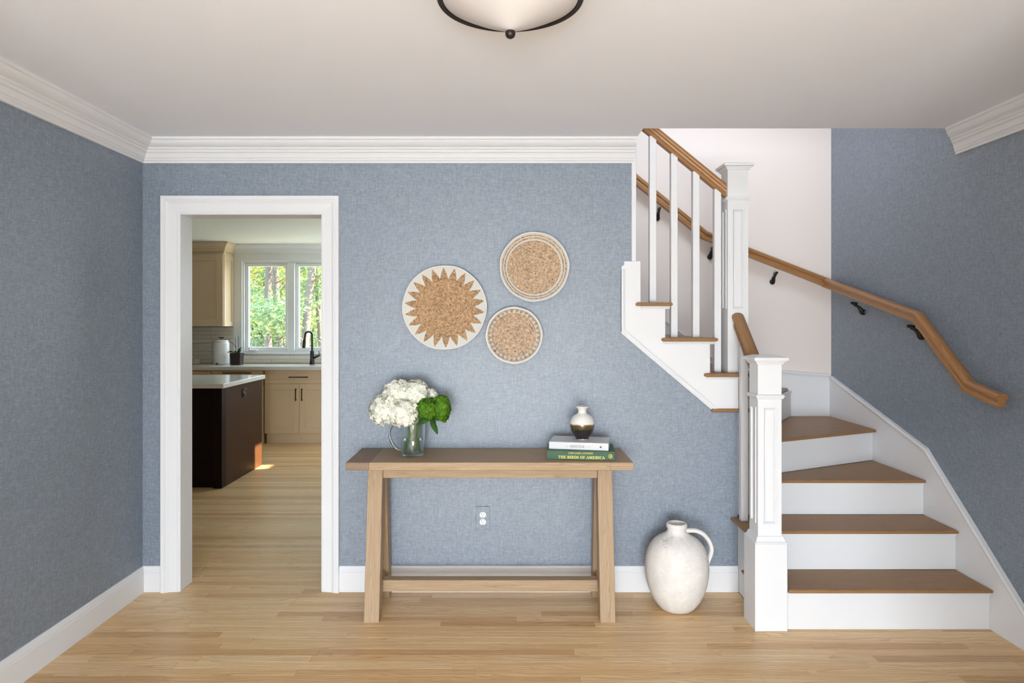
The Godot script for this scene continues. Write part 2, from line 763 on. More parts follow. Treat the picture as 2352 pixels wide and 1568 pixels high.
func build_floor() -> void:
	var w := 0.0572
	var f := group_struct("floor", "honey oak strip floor running through hall and kitchen")
	var s := B.new()
	s.bx(-2.09, 2.445, -0.15, -0.018, -3.42, 3.77)
	s.bx(-4.82, 1.32, -0.15, -0.018, 3.77, 8.93)
	part(s, "subfloor", M.sub, f)
	var fields := []
	for k in 6:
		fields.append(B.new())
	var d := -3.3
	while d < 8.79:
		var d1 := minf(d + w, 8.79)
		var x0: float = -1.968 if d > 0.9 else -1.42
		var x1: float = 2.325 if d > 1.2 else 1.42
		if d > 3.23:
			x1 = 1.262
		if d > 3.70:
			x0 = -1.7596
			x1 = -0.9957
		if d > 3.82:
			x0 = -4.7
			x1 = -0.6
		if d > 4.98:
			x1 = 1.2
		if d > 2.55 and d < 3.86:
			plank_row(null, f, x0, x1, d, d1 - 0.0004)
		else:
			plank_row(fields[rng.randi() % 6], f, x0, x1, d, d1 - 0.0004)
		d += w
	for k in 6:
		var o := part(fields[k], "plank_field", M.planks[k], f)
		o.set_meta("kind", "stuff")


# ------------------------------------------------------------------ walls and ceilings
func build_shell() -> void:
	var b := B.new()
	b.bx(-1.968, -1.7776, 0, 2.44, 3.708, 3.832)
	b.bx(-1.7776, -0.9777, 2.061, 2.44, 3.708, 3.832)
	b.prism(PackedVector2Array([Vector2(-0.9777, 0), Vector2(1.263, 0), Vector2(1.263, 0.985), Vector2(1.13, 0.985), Vector2(0.69, 1.36), Vector2(0.686, 4.9), Vector2(-0.9777, 4.9)]), P(0, 0, 3.708), Vector3.RIGHT, Vector3.UP, Vector3(0, 0, -0.124))
	struct(b, "wall_back", M.paper, "blue-grey linen papered wall behind the console table")
	b = B.new()
	b.bx(-2.09, -1.968, -0.02, 2.44, -3.42, 3.832)
	struct(b, "wall_left", M.paper, "blue-grey linen papered wall beside the kitchen doorway")
	b = B.new()
	b.bx(2.325, 2.445, -0.02, 4.9, -3.42, 4.98)
	struct(b, "wall_right", M.paper, "blue-grey linen papered wall rising beside the stairs")
	b = B.new()
	b.bx(-0.92, 2.325, -0.02, 4.9, 4.867, 4.98)
	struct(b, "wall_stairwell", M.plaster, "warm white plaster wall at the back of the stairwell")
	b = B.new()
	b.bx(-0.92, -0.8, 0, 4.9, 3.832, 4.867)
	struct(b, "wall_landing", M.plaster, "plaster wall at the head of the stairs")
	b = B.new()
	b.bx(0.58, 2.325, 2.74, 3.25, 3.335, 3.455)
	b.bx(0.58, 2.325, 4.25, 4.9, 3.335, 3.455)
	b.bx(0.58, 0.7, 3.25, 4.25, 3.335, 3.455)
	b.bx(1.5, 2.325, 3.25, 4.25, 3.335, 3.455)
	b.bx(0.58, 0.70, 2.74, 4.9, 3.455, 3.708)
	struct(b, "wall_upper", M.plaster, "plaster wall with a window above the ceiling edge of the stairwell")
	b = B.new()
	b.bx(-0.92, 2.445, 4.9, 5.02, 3.335, 4.98)
	struct(b, "ceiling_upper", M.ceiling, "ceiling over the stairwell")
	b = B.new()
	b.bx(-2.09, 2.325, 2.44, 2.74, -3.42, 3.455)
	b.bx(-2.09, 0.70, 2.44, 2.74, 3.455, 3.708)
	struct(b, "ceiling", M.ceiling, "smooth off-white hall ceiling")
	b = B.new()
	b.bx(1.42, 2.325, 0, 2.44, -3.3, 1.17)
	b.bx(-1.968, -1.42, 0, 2.44, -3.3, 0.87)
	struct(b, "wall_return", M.sill, "plaster walls that narrow the hall beside the viewer")
	b = B.new()
	b.bx(1.42, 2.325, 0, 2.44, 1.17, 1.2)
	b.bx(-1.968, -1.42, 0, 2.44, 0.87, 0.9)
	struct(b, "wall_return_end", M.paper, "papered wall ends facing the stairs")
	b = B.new()
	b.bx(-2.09, 2.445, -0.02, 0.08, -3.42, -3.3)
	b.bx(-2.09, 2.445, 1.62, 2.74, -3.42, -3.3)
	b.bx(-2.09, -1.07, 0.08, 1.62, -3.42, -3.3)
	b.bx(0.67, 2.445, 0.08, 1.62, -3.42, -3.3)
	struct(b, "wall_front", M.sill, "plaster wall with a wide window behind the viewer")


func build_trim() -> void:
	# crown: (away from the wall, drop below the ceiling); the path runs along the ceiling line
	var prof := []
	for p in [[0, 0], [0.105, 0], [0.105, 0.013], [0.098, 0.016], [0.094, 0.024], [0.085, 0.034], [0.072, 0.042], [0.060, 0.046], [0.060, 0.053], [0.053, 0.056], [0.049, 0.062], [0.047, 0.068], [0.040, 0.070], [0.034, 0.078], [0.030, 0.088], [0.028, 0.094], [0.022, 0.096], [0.022, 0.103], [0.016, 0.107], [0.012, 0.112], [0.012, 0.119], [0, 0.119]]:
		prof.append(Vector2(p[0], p[1]))
	var b := B.new()
	b.sweep([P(-1.968, 2.44, 0.9), P(-1.968, 2.44, 3.708), P(0.699, 2.44, 3.708)], Vector3.DOWN, prof, false, true, 0.5)
	struct(b, "trim_crown_back", M.trim, "white crown moulding along left and back walls")
	b = B.new()
	b.sweep([P(2.325, 2.44, 3.515), P(2.325, 2.44, 1.2)], Vector3.DOWN, prof, false, true, 0.5, 0.70, 0.0)
	struct(b, "trim_crown_right", M.trim, "white crown moulding on the right wall, stopping at the stairwell")
	# baseboards
	var base := []
	for p in [[0, 0], [0.016, 0], [0.016, 0.106], [0.0135, 0.109], [0.0135, 0.116], [0.010, 0.124], [0.009, 0.131], [0.006, 0.138], [0, 0.138]]:
		base.append(Vector2(p[0], p[1]))
	b = B.new()
	b.sweep([P(-1.860, 0, 3.708), P(-1.968, 0, 3.708), P(-1.968, 0, 0.9)], Vector3.UP, base, false, true, 0.3)
	struct(b, "baseboard_left", M.trim, "white moulded baseboard along the left wall to the doorway")
	b = B.new()
	b.sweep([P(1.262, 0, 3.708), P(-0.898, 0, 3.708)], Vector3.UP, base, false, true, 0.3)
	struct(b, "baseboard_back", M.trim, "white moulded baseboard behind the console table and jug")
	b = B.new()
	b.sweep([P(2.325, 0, 1.2), P(2.325, 0, 2.985)], Vector3.UP, base, false, true, 0.3)
	struct(b, "baseboard_right", M.trim, "white moulded baseboard on the right wall before the stairs")
	# doorway: casing and jambs
	var door := group_struct("door_1", "white cased doorway opening to the kitchen")
	var cas := []
	for p in [[0, 0], [0, 0.012], [0.006, 0.014], [0.010, 0.012], [0.016, 0.013], [0.034, 0.015], [0.052, 0.017], [0.058, 0.022], [0.066, 0.026], [0.070, 0.0245], [0.072, 0.028], [0.091, 0.030], [0.093, 0.028], [0.093, 0]]:
		cas.append(Vector2(p[0], p[1]))
	b = B.new()
	b.sweep([P(-1.766, 0, 3.708), P(-1.766, 2.049, 3.708), P(-0.990, 2.049, 3.708), P(-0.990, 0, 3.708)], Vector3.BACK, cas, false, true, 0.5)
	part(b, "casing", M.trim, door)
	b = B.new()
	b.bx(-1.7776, -1.7596, 0, 2.043, 3.700, 3.840, 0.001)
	part(b, "jamb", M.trim, door)
	b = B.new()
	b.bx(-0.9957, -0.9777, 0, 2.043, 3.700, 3.840, 0.001)
	part(b, "jamb", M.trim, door)
	b = B.new()
	b.bx(-1.7776, -0.9777, 2.043, 2.061, 3.700, 3.840, 0.001)
	part(b, "head_jamb", M.trim, door)
	# white corner board where the papered wall ends at the stairwell
	b = B.new()
	b.bx(0.686, 0.7115, 1.790, 2.44, 3.697, 3.836, 0.003)
	b.bx(0.686, 0.7, 2.44, 4.9, 3.708, 3.836)
	struct(b, "trim_corner", M.trim, "white corner board at the end of the papered wall")


func build_kitchen_shell() -> void:
	var b := B.new()
	b.bx(-4.82, -2.09, -0.02, 2.46, 3.708, 3.832)
	b.bx(-2.09, -1.7776, 0, 2.46, 3.832, 3.842)
	b.bx(-0.9777, -0.8, 0, 2.46, 3.832, 3.842)
	b.bx(-1.7776, -0.9777, 2.061, 2.46, 3.832, 3.842)
	struct(b, "wall_kitchen_front", M.kitchen_wall, "kitchen side of the wall around the doorway")
	b = B.new()
	b.bx(-4.82, -4.7, -0.02, 2.46, 3.832, 8.93)
	struct(b, "wall_kitchen_left", M.kitchen_wall, "greige wall at the left end of the kitchen")
	# back wall, two window openings
	b = B.new()
	b.bx(-4.7, 1.2, -0.02, 1.072, 8.79, 8.93)
	b.bx(-4.7, 1.2, 2.244, 2.46, 8.79, 8.93)
	b.bx(-4.7, -3.38, 1.072, 2.244, 8.79, 8.93)
	b.bx(-2.13, -1.35, 1.072, 2.244, 8.79, 8.93)
	b.bx(0.55, 1.2, 1.072, 2.244, 8.79, 8.93)
	var wall := struct(b, "wall_kitchen_back", M.sill, "white kitchen wall with the sink window")
	# long glazed tiles, in running bond
	var tiles := B.new()
	tiles.bx(-4.6, -3.50, 0.931, 1.402, 8.781, 8.79)
	tiles.bx(-3.50, -2.13, 0.931, 1.04, 8.781, 8.79)
	part(tiles, "grout", M.grout, wall)
	for k in 9:
		var y := 0.9325 + k * 0.0521
		var x: float = -4.757 if k % 2 == 0 else -4.51
		while x < -3.50:
			var x0 := maxf(x + 0.001, -4.6)
			var x1 := minf(x + 0.493, -3.502)
			x += 0.494
			if x1 - x0 > 0.015:
				var t := B.new()
				t.bx(x0, x1, y + 0.001, y + 0.0508, 8.772, 8.782, 0.002)
				part(t, "tile", M.tile, wall)
		if k < 2:
			x = -3.5 - 0.25 * k
			while x < -2.13:
				var x0 := maxf(x + 0.001, -3.498)
				var x1 := minf(x + 0.493, -2.13)
				x += 0.494
				if x1 - x0 > 0.03:
					var t := B.new()
					t.bx(x0, x1, y + 0.001, y + 0.0508, 8.772, 8.782, 0.002)
					part(t, "tile", M.tile, wall)
	b = B.new()
	b.bx(1.2, 1.32, -0.02, 1.885, 4.98, 8.93)
	b.bx(1.2, 1.32, 2.22, 2.46, 4.98, 8.93)
	b.bx(1.2, 1.32, 1.885, 2.22, 4.98, 7.25)
	b.bx(1.2, 1.32, 1.885, 2.22, 7.46, 8.93)
	struct(b, "wall_kitchen_right", M.kitchen_wall, "greige wall at the right end of the kitchen with a small high window")
	b = B.new()
	b.bx(-4.82, -0.92, 2.46, 2.76, 3.832, 8.93)
	b.bx(-0.92, 1.32, 2.46, 2.76, 4.98, 8.93)
	struct(b, "ceiling_kitchen", M.kitchen_ceiling, "white kitchen ceiling")
	var prof := []
	for p in [[0, 0], [0.10, 0], [0.10, 0.02], [0.09, 0.024], [0.06, 0.05], [0.04, 0.06], [0.04, 0.068], [0.02, 0.09], [0.012, 0.094], [0.012, 0.118], [0, 0.118]]:
		prof.append(Vector2(p[0], p[1]))
	b = B.new()
	b.sweep([P(-3.47, 2.46, 8.79), P(1.2, 2.46, 8.79)], Vector3.DOWN, prof, false, true, 0.5)
	struct(b, "trim_kitchen_crown", M.sill, "white crown moulding above the sink window")
	kitchen_window("window_1", -3.38, -2.13, "twin white casement window above the kitchen sink")
	kitchen_window("window_2", -1.35, 0.55, "further white casement window along the kitchen wall")


func kitchen_window(called: String, x0: float, x1: float, label: String) -> void:
	var w := group_struct(called, label)
	var y0 := 1.072
	var y1 := 2.244
	var cas := []
	for p in [[0, 0], [0, 0.014], [0.004, 0.018], [0.018, 0.018], [0.022, 0.014], [0.022, 0]]:
		cas.append(Vector2(p[0], p[1]))
	var b := B.new()
	b.sweep([P(x0, y0, 8.79), P(x0, y1, 8.79), P(x1, y1, 8.79), P(x1, y0, 8.79)], Vector3.BACK, cas, true)
	part(b, "casing", M.sill, w)
	b = B.new()
	for box in [[x0, x0 + 0.02, y0, y1], [x1 - 0.02, x1, y0, y1], [x0 + 0.02, x1 - 0.02, y0, y0 + 0.02], [x0 + 0.02, x1 - 0.02, y1 - 0.02, y1]]:
		b.bx(box[0], box[1], box[2], box[3], 8.792, 8.928)
	part(b, "frame", M.sill, w)
	var mid := (x0 + x1) / 2
	b = B.new()
	b.bx(mid - 0.045, mid + 0.045, y0 + 0.02, y1 - 0.02, 8.785, 8.92, 0.004)
	part(b, "mullion", M.sill, w)
	for s in 2:
		var a: float = x0 + 0.022 if s == 0 else mid + 0.047
		var z: float = mid - 0.047 if s == 0 else x1 - 0.022
		b = B.new()
		var t := 0.040
		b.bx(a, a + t, y0 + 0.022, y1 - 0.022, 8.83, 8.885, 0.004)
		b.bx(z - t, z, y0 + 0.022, y1 - 0.022, 8.83, 8.885, 0.004)
		b.bx(a + t, z - t, y1 - 0.022 - t, y1 - 0.022, 8.83, 8.885, 0.004)
		b.bx(a + t, z - t, y0 + 0.022, y0 + 0.066, 8.83, 8.885, 0.004)
		var sash := part(b, "sash", M.sill, w)
		b = B.new()
		b.bx(a + t, z - t, y0 + 0.066, y1 - 0.022 - t, 8.855, 8.861)
		part(b, "pane", M.pane, sash)
	b = B.new()
	b.bx(x0 + 0.07, x0 + 0.19, y0 + 0.021, y0 + 0.036, 8.775, 8.83, 0.003)
	b.bar(P(x0 + 0.09, y0 + 0.035, 8.79), P(x0 + 0.13, y0 + 0.14, 8.77), 0.012, 0.012)
	part(b, "crank", M.sill, w)


# ------------------------------------------------------------------ stairs
func V2(list: Array) -> PackedVector2Array:
	var o := PackedVector2Array()
	for p in list:
		o.append(Vector2(p[0], p[1]))
	return o


const TOP := [0.0, 0.197, 0.402, 0.597, 0.795, 0.993, 1.184, 1.375, 1.566, 1.760, 1.955]


func tread(s: Node, k: int, poly: Array, seed_at: float) -> void:
	var b := B.new()
	b.grain = 0
	b.uvo = Vector2(seed_at, 4.0 + fmod(seed_at * 0.37, 0.3))
	b.slab(V2(poly), TOP[k] - 0.019, TOP[k], 0.0095)
	part(b, "tread", M.tread, s)


func build_stairs() -> void:
	var s := thing("staircase", "white staircase with brown oak treads turning left on three winders", "staircase")
	tread(s, 1, [[1.337, 3.22], [2.304, 3.22], [2.304, 3.49], [1.207, 3.49], [1.207, 3.378], [1.337, 3.378]], 0.1)
	tread(s, 2, [[1.223, 3.465], [2.304, 3.465], [2.304, 3.76], [1.264, 3.76], [1.264, 3.706], [1.223, 3.706]], 0.6)
	tread(s, 3, [[1.338, 3.735], [2.304, 3.735], [2.304, 4.278], [1.338, 3.79]], 0.3)
	tread(s, 4, [[1.338, 3.769], [2.304, 4.235], [2.304, 4.846], [2.03, 4.846], [1.338, 3.80]], 0.9)
	tread(s, 5, [[1.338, 3.772], [2.01, 4.846], [1.37, 4.846], [1.338, 3.80]], 0.2)
	tread(s, 5, [[1.115, 3.672], [1.338, 3.672], [1.338, 3.706], [1.115, 3.706]], 0.5)
	tread(s, 6, [[1.075, 3.664], [1.389, 3.664], [1.389, 4.846], [1.11, 4.846], [1.11, 3.72], [1.075, 3.72]], 0.4)
	tread(s, 7, [[0.845, 3.664], [1.145, 3.664], [1.145, 4.846], [0.87, 4.846], [0.87, 3.72], [0.845, 3.72]], 0.7)
	tread(s, 8, [[0.705, 3.664], [0.901, 3.664], [0.901, 4.846], [0.62, 4.846], [0.62, 3.84], [0.74, 3.84], [0.74, 3.69], [0.705, 3.69]], 0.15)
	tread(s, 9, [[0.657, 3.84], [0.657, 4.846], [0.38, 4.846], [0.38, 3.84]], 0.35)
	tread(s, 10, [[0.413, 3.84], [0.413, 4.846], [0.14, 4.846], [0.14, 3.84]], 0.55)
	# risers
	var lines := [
		[1, 1.337, 3.245, 2.304, 3.245], [2, 1.282, 3.49, 2.304, 3.49], [3, 1.338, 3.76, 2.304, 3.76],
		[4, 1.338, 3.792, 2.304, 4.278], [5, 1.338, 3.803, 2.03, 4.846], [6, 1.362, 3.862, 1.362, 4.846],
		[7, 1.118, 3.722, 1.118, 4.846], [8, 0.874, 3.722, 0.874, 4.846], [9, 0.632, 3.84, 0.632, 4.846], [10, 0.388, 3.84, 0.388, 4.846]]
	for r in lines:
		var a := Vector2(r[1], r[2])
		var z := Vector2(r[3], r[4])
		var e := (z - a).normalized()
		var back := Vector2(-e.y, e.x) * 0.016
		var k: int = r[0]
		var b := B.new()
		b.prism(PackedVector2Array([a, z, z + back, a + back]), Vector3(0, TOP[k - 1] + 0.0005, 0), Vector3.RIGHT, Vector3(0, 0, -1), Vector3(0, TOP[k] - 0.0195 - TOP[k - 1], 0))
		# small cove under the nosing
		b.prism(PackedVector2Array([a - back * 0.5, z - back * 0.5, z, a]), Vector3(0, TOP[k] - 0.030, 0), Vector3.RIGHT, Vector3(0, 0, -1), Vector3(0, 0.0105, 0))
		part(b, "riser", M.trim, s)
	# open side of the upper flight, flush with the papered wall
	var b := B.new()
	b.prism(V2([[0.629, 1.400], [1.128, 0.978], [1.263, 0.978], [1.263, TOP[6] - 0.0195], [1.107, TOP[6] - 0.0195], [1.107, TOP[7] - 0.0195], [0.866, TOP[7] - 0.0195], [0.866, TOP[8] - 0.0195], [0.733, TOP[8] - 0.0195], [0.733, 1.789], [0.645, 1.789], [0.645, 1.772], [0.629, 1.758]]), P(0, 0, 3.694), Vector3.RIGHT, Vector3.UP, Vector3(0, 0, -0.0135))
	b.prism(V2([[0.735, TOP[8] - 0.019], [0.735, 1.785], [0.716, 1.785], [0.716, TOP[8] - 0.019]]), P(0, 0, 3.7095), Vector3.RIGHT, Vector3.UP, Vector3(0, 0, -0.129))
	part(b, "stringer", M.trim, s)
	b = B.new()
	b.sweep([P(1.140, 0.978, 3.694), P(0.629, 1.411, 3.694), P(0.629, 1.745, 3.694)], Vector3.BACK, [Vector2(0, -0.01), Vector2(0, 0.010), Vector2(-0.004, 0.012), Vector2(-0.010, 0.012), Vector2(-0.016, 0.006), Vector2(-0.022, 0.004), Vector2(-0.022, -0.01)])
	part(b, "stringer_moulding", M.trim, s)
	for k in [6, 7, 8]:
		var x0: float = {6: 1.09, 7: 0.856, 8: 0.735}[k]
		var x1: float = {6: 1.262, 7: 1.135, 8: 0.890}[k]
		b = B.new()
		b.prism(V2([[3.694, TOP[k] - 0.034], [3.690, TOP[k] - 0.034], [3.684, TOP[k] - 0.026], [3.676, TOP[k] - 0.0195], [3.694, TOP[k] - 0.0195]]), P(x0, 0, 0), Vector3(0, 0, -1), Vector3.UP, Vector3(x1 - x0, 0, 0))
		b.prism(V2([[3.694, TOP[k] - 0.034], [3.720, TOP[k] - 0.034], [3.720, TOP[k] - 0.0195], [3.694, TOP[k] - 0.0195]]), P(x1 - 0.028, 0, 0), Vector3(0, 0, -1), Vector3.UP, Vector3(0.018, 0, 0))
		part(b, "tread_cove", M.trim, s)
	# left side of the two straight steps
	b = B.new()
	b.prism(V2([[3.376, 0.0], [3.7065, 0.0], [3.7065, TOP[2] - 0.0195], [3.49, TOP[2] - 0.0195], [3.49, TOP[1] - 0.0195], [3.376, TOP[1] - 0.0195]]), P(1.264, 0, 0), Vector3(0, 0, -1), Vector3.UP, Vector3(0.016, 0, 0))
	part(b, "side_panel", M.trim, s)
	# post that carries the inner corner under the upper newel
	b = B.new()
	b.bx(1.2645, 1.364, 0.405, TOP[6] - 0.0195, 3.734, 3.86, 0.002)
	part(b, "corner_post", M.trim, s)
	# wall skirts
	b = B.new()
	b.prism(V2([[2.987, 0], [2.987, 0.138], [3.745, 0.766], [4.866, 1.078], [4.866, 0]]), P(2.305, 0, 0), Vector3(0, 0, -1), Vector3.UP, Vector3(0.0195, 0, 0))
	b.prism(V2([[2.3045, 0.05], [2.3045, 1.085], [1.55, 1.150], [0.3, 2.14], [0.3, 1.7], [1.2, 0.9], [1.2, 0.05]]), P(0, 0, 4.847), Vector3.RIGHT, Vector3.UP, Vector3(0, 0, -0.0195))
	part(b, "skirt_board", M.trim, s)
	var cap := [Vector2(0.002, -0.018), Vector2(0.002, 0.004), Vector2(-0.004, 0.009), Vector2(-0.010, 0.009), Vector2(-0.013, 0.005), Vector2(-0.019, 0.005), Vector2(-0.024, 0.002), Vector2(-0.024, -0.001)]
	b = B.new()
	b.sweep([P(2.305, 0.140, 2.987), P(2.305, 0.768, 3.745), P(2.305, 1.080, 4.848)], Vector3.LEFT, mirror(cap))
	b.sweep([P(0.3, 2.142, 4.847), P(1.55, 1.152, 4.847), P(2.306, 1.087, 4.847)], Vector3.BACK, cap)
	part(b, "skirt_moulding", M.trim, s)


func mirror(p: Array) -> Array:
	var o := []
	for q in p:
		o.append(Vector2(-q.x, q.y))
	return o


func newel(label: String, x: float, d: float, y0: float, ys: Dictionary) -> void:
	var t := thing("newel_post", label, "newel post", P(x, y0, d))
	var w := 0.0562
	var b := B.new()
	if ys.has("base"):
		b.bx(-0.0765, 0.0765, 0, ys.base, -0.0765, 0.0765, 0.002)
		part(b, "base_block", M.trim, t)
		b = B.new()
		var m := []
		for p in [[0.0765, 0], [0.0765, 0.004], [0.070, 0.008], [0.066, 0.016], [0.0615, 0.028], [0.0562, 0.032], [0.05, 0.032], [0.05, 0]]:
			m.append(Vector2(p[0], p[1]))
		square_ring(b, m, ys.base + 0.001)
		part(b, "base_moulding", M.trim, t)
	var foot: float = ys.get("base", 0.0)
	b = B.new()
	# shaft with a sunk panel on each face
	var p0: float = ys.panel0
	var p1: float = ys.panel1
	var pw := 0.031
	b.bx(-w, w, foot, p0, -w, w)
	b.bx(-w, w, p1, ys.neck, -w, w)
	for sx in [-1, 1]:
		for sz in [-1, 1]:
			b.bx(sx * pw, sx * w, p0, p1, sz * pw, sz * w)
	b.bx(-w + 0.007, w - 0.007, p0, p1, -w + 0.007, w - 0.007)
	part(b, "shaft", M.trim, t)
	for k in 4:
		b = B.new()
		b.xf = Transform3D(Basis(Vector3.UP, k * PI / 2), Vector3.ZERO)
		b.sweep([Vector3(-pw, p0, w), Vector3(-pw, p1, w), Vector3(pw, p1, w), Vector3(pw, p0, w)], Vector3.BACK, [Vector2(0.001, -0.006), Vector2(0.001, 0.0035), Vector2(-0.002, 0.004), Vector2(-0.005, 0.001), Vector2(-0.009, -0.005), Vector2(-0.009, -0.0065)], true)
		b.cbox(Vector3(-pw + 0.013, p0 + 0.013, w - 0.008), Vector3(pw - 0.013, p1 - 0.013, w - 0.003), 0.002)
		part(b, "panel_moulding", M.trim, t)
	b = B.new()
	square_ring(b, [Vector2(0.05, 0), Vector2(w + 0.004, 0), Vector2(w + 0.008, 0.004), Vector2(w + 0.008, 0.008), Vector2(w + 0.012, 0.012), Vector2(w + 0.010, 0.018), Vector2(w + 0.003, 0.021), Vector2(0.05, 0.021)], ys.collar)
	part(b, "collar", M.trim, t)
	b = B.new()
	square_ring(b, [Vector2(0.05, 0), Vector2(w + 0.004, 0), Vector2(w + 0.008, 0.004), Vector2(w + 0.010, 0.010), Vector2(w + 0.015, 0.013), Vector2(w + 0.015, 0.018), Vector2(0.05, 0.018)], ys.neck - 0.020)
	part(b, "cap_moulding", M.trim, t)
	b = B.new()
	var c := 0.0815
	var y: float = ys.neck - 0.001
	b.bx(-c, c, y, y + 0.014, -c, c, 0.001)
	var q := [Vector3(-c, y + 0.014, -c), Vector3(c, y + 0.014, -c), Vector3(c, y + 0.014, c), Vector3(-c, y + 0.014, c)]
	var r := []
	for p in q:
		r.append(Vector3(p.x * 0.55, y + 0.024, p.z * 0.55))
	for i in 4:
		var j := (i + 1) % 4
		b.face([q[i], q[j], r[j], r[i]], Vector3(0, 0.5, 0) + (q[i] + q[j]) * 0.5)
	b.face(r, Vector3.UP)
	part(b, "cap", M.trim, t)


# a moulding of profile (distance from the axis, height) round a square post
func square_ring(b: B, prof: Array, y: float) -> void:
	for i in 4:
		var n0: Vector3 = [Vector3.FORWARD, Vector3.RIGHT, Vector3.BACK, Vector3.LEFT][i]
		var side := n0.cross(Vector3.UP)
		for j in prof.size():
			var p: Vector2 = prof[j]
			var q: Vector2 = prof[(j + 1) % prof.size()]
			var e := q - p
			if e.length() < 1e-6:
				continue
			var out := n0 * e.y - Vector3.UP * e.x
			var a0 := n0 * p.x - side * p.x + Vector3.UP * (y + p.y)
			var a1 := n0 * p.x + side * p.x + Vector3.UP * (y + p.y)
			var b0 := n0 * q.x - side * q.x + Vector3.UP * (y + q.y)
			var b1 := n0 * q.x + side * q.x + Vector3.UP * (y + q.y)
			b.face([a0, a1, b1, b0], out)


func rail_profile(w := 1.0) -> Array:
	var half := [[-0.031, 0.0], [-0.031, 0.021], [-0.019, 0.021], [-0.017, 0.0185], [-0.011, 0.0175], [-0.003, 0.018], [0.002, 0.022], [0.005, 0.027], [0.012, 0.0295], [0.020, 0.0275], [0.027, 0.020], [0.031, 0.008]]
	var o := []
	for p in half:
		o.append(Vector2(p[0], p[1] * w))
	for i in range(half.size() - 1, 0, -1):
		o.append(Vector2(half[i][0], -half[i][1] * w))
	return o


func build_railings() -> void:
	newel("white square newel post at the foot of the stairs on a tall plinth", 1.2572, 3.2985, 0.0, {"base": 0.413, "panel0": 0.5015, "panel1": 1.054, "collar": 1.095, "neck": 1.279})
	newel("white panelled newel post at the turn of the stairs, behind the lower rail", 1.2785, 3.8022, TOP[6] + 0.0006, {"panel0": 0.349, "panel1": 0.896, "collar": 0.944, "neck": 1.131})
	# lower rail: climbs from the first newel to the second
	var r := thing("stair_railing", "short brown oak handrail with white balusters between the two newel posts", "railing", P(1.26, TOP[1] + 0.0005, 3.4))
	var b := B.new()
	b.grain = 2
	var base := P(1.26, TOP[1] + 0.0005, 3.4)
	b.sweep([P(1.258, 1.194, 3.3765) - base, P(1.276, 1.4725, 3.7410) - base], Vector3(-0.9989, 0, -0.0468).normalized(), mirror(rail_profile(1.12)), false, true, 0.8, -0.766, -0.766)
	part(b, "handrail", M.tread, r)
	for p in [[1.274, 3.645, TOP[2] + 0.0005, 1.362], [1.268, 3.430, TOP[1] + 0.0005, 1.19]]:
		b = B.new()
		b.xf = Transform3D(Basis(), -base)
		b.bx(p[0] - 0.0185, p[0] + 0.0185, p[2], p[3], p[1] - 0.0185, p[1] + 0.0185, 0.002)
		part(b, "baluster", M.trim, r)
	# upper rail
	base = P(1.0, TOP[6] + 0.0005, 3.79)
	r = thing("stair_railing", "oak handrail with four square white balusters, rising left from the upper newel post", "railing", base)
	b = B.new()
	b.grain = 0
	b.sweep([P(1.2215, 2.190, 3.79) - base, P(0.50, 2.782, 3.79) - base], Vector3.BACK, mirror(rail_profile()), false, true, 0.8, -0.82, -0.82)
	part(b, "handrail", M.rail, r)
	for p in [[0.818, 8], [0.936, 7], [1.057, 7], [1.176, 6]]:
		b = B.new()
		b.xf = Transform3D(Basis(), -base)
		var top: float = 2.190 + (1.2215 - p[0]) * 0.82 - 0.030
		b.bx(p[0] - 0.0185, p[0] + 0.0185, TOP[p[1]] + 0.0005, top, 3.79 - 0.0185, 3.79 + 0.0185, 0.002)
		part(b, "baluster", M.trim, r)
	# wall rail in two runs that meet in the corner
	base = P(2.255, 1.1, 3.8)
	r = thing("wall_handrail", "long oak handrail on black brackets following the stairwell walls", "handrail", base)
	b = B.new()
	b.grain = 0
	b.sweep([P(0.45, 2.845, 4.80) - base, P(1.405, 2.071, 4.80) - base, P(2.262, 1.738, 4.80) - base], Vector3.BACK, rail_profile())
	part(b, "rail", M.rail, r)
	b = B.new()
	b.grain = 2
	b.sweep([P(2.255, 1.742, 4.81) - base, P(2.255, 1.490, 3.73) - base, P(2.255, 1.149, 3.315) - base, P(2.255, 1.104, 3.098) - base], Vector3.LEFT, rail_profile())
	part(b, "rail", M.rail, r)
	for p in [[1.085, 2.295, 0], [1.46, 2.02, 0], [1.905, 1.842, 0], [4.42, 1.62, 1], [3.80, 1.475, 1]]:
		b = B.new()
		var out := Vector3(0, 0, 1) if p[2] == 0 else Vector3(-1, 0, 0)
		var w: Vector3 = P(p[0], p[1], 4.866) - base if p[2] == 0 else P(2.324, p[1], p[0]) - base
		b.tube([w + Vector3(0, -0.095, 0) + out * 0.001, w + Vector3(0, -0.095, 0) + out * 0.010], [0.020, 0.017], 16)
		b.tube([w + Vector3(0, -0.112, 0) + out * 0.010, w + Vector3(0, -0.095, 0) + out * 0.014, w + Vector3(0, -0.075, 0) + out * 0.022, w + Vector3(0, -0.058, 0) + out * 0.040, w + Vector3(0, -0.048, 0) + out * 0.062, w + Vector3(0, -0.036, 0) + out * 0.068], [0.007, 0.015, 0.013, 0.009, 0.008, 0.008], 10)
		b.tube([w + Vector3(0, -0.040, 0) + out * 0.045, w + Vector3(0, -0.036, 0) + out * 0.085], [0.009, 0.009], 8, true)
		part(b, "bracket", M.iron, r)


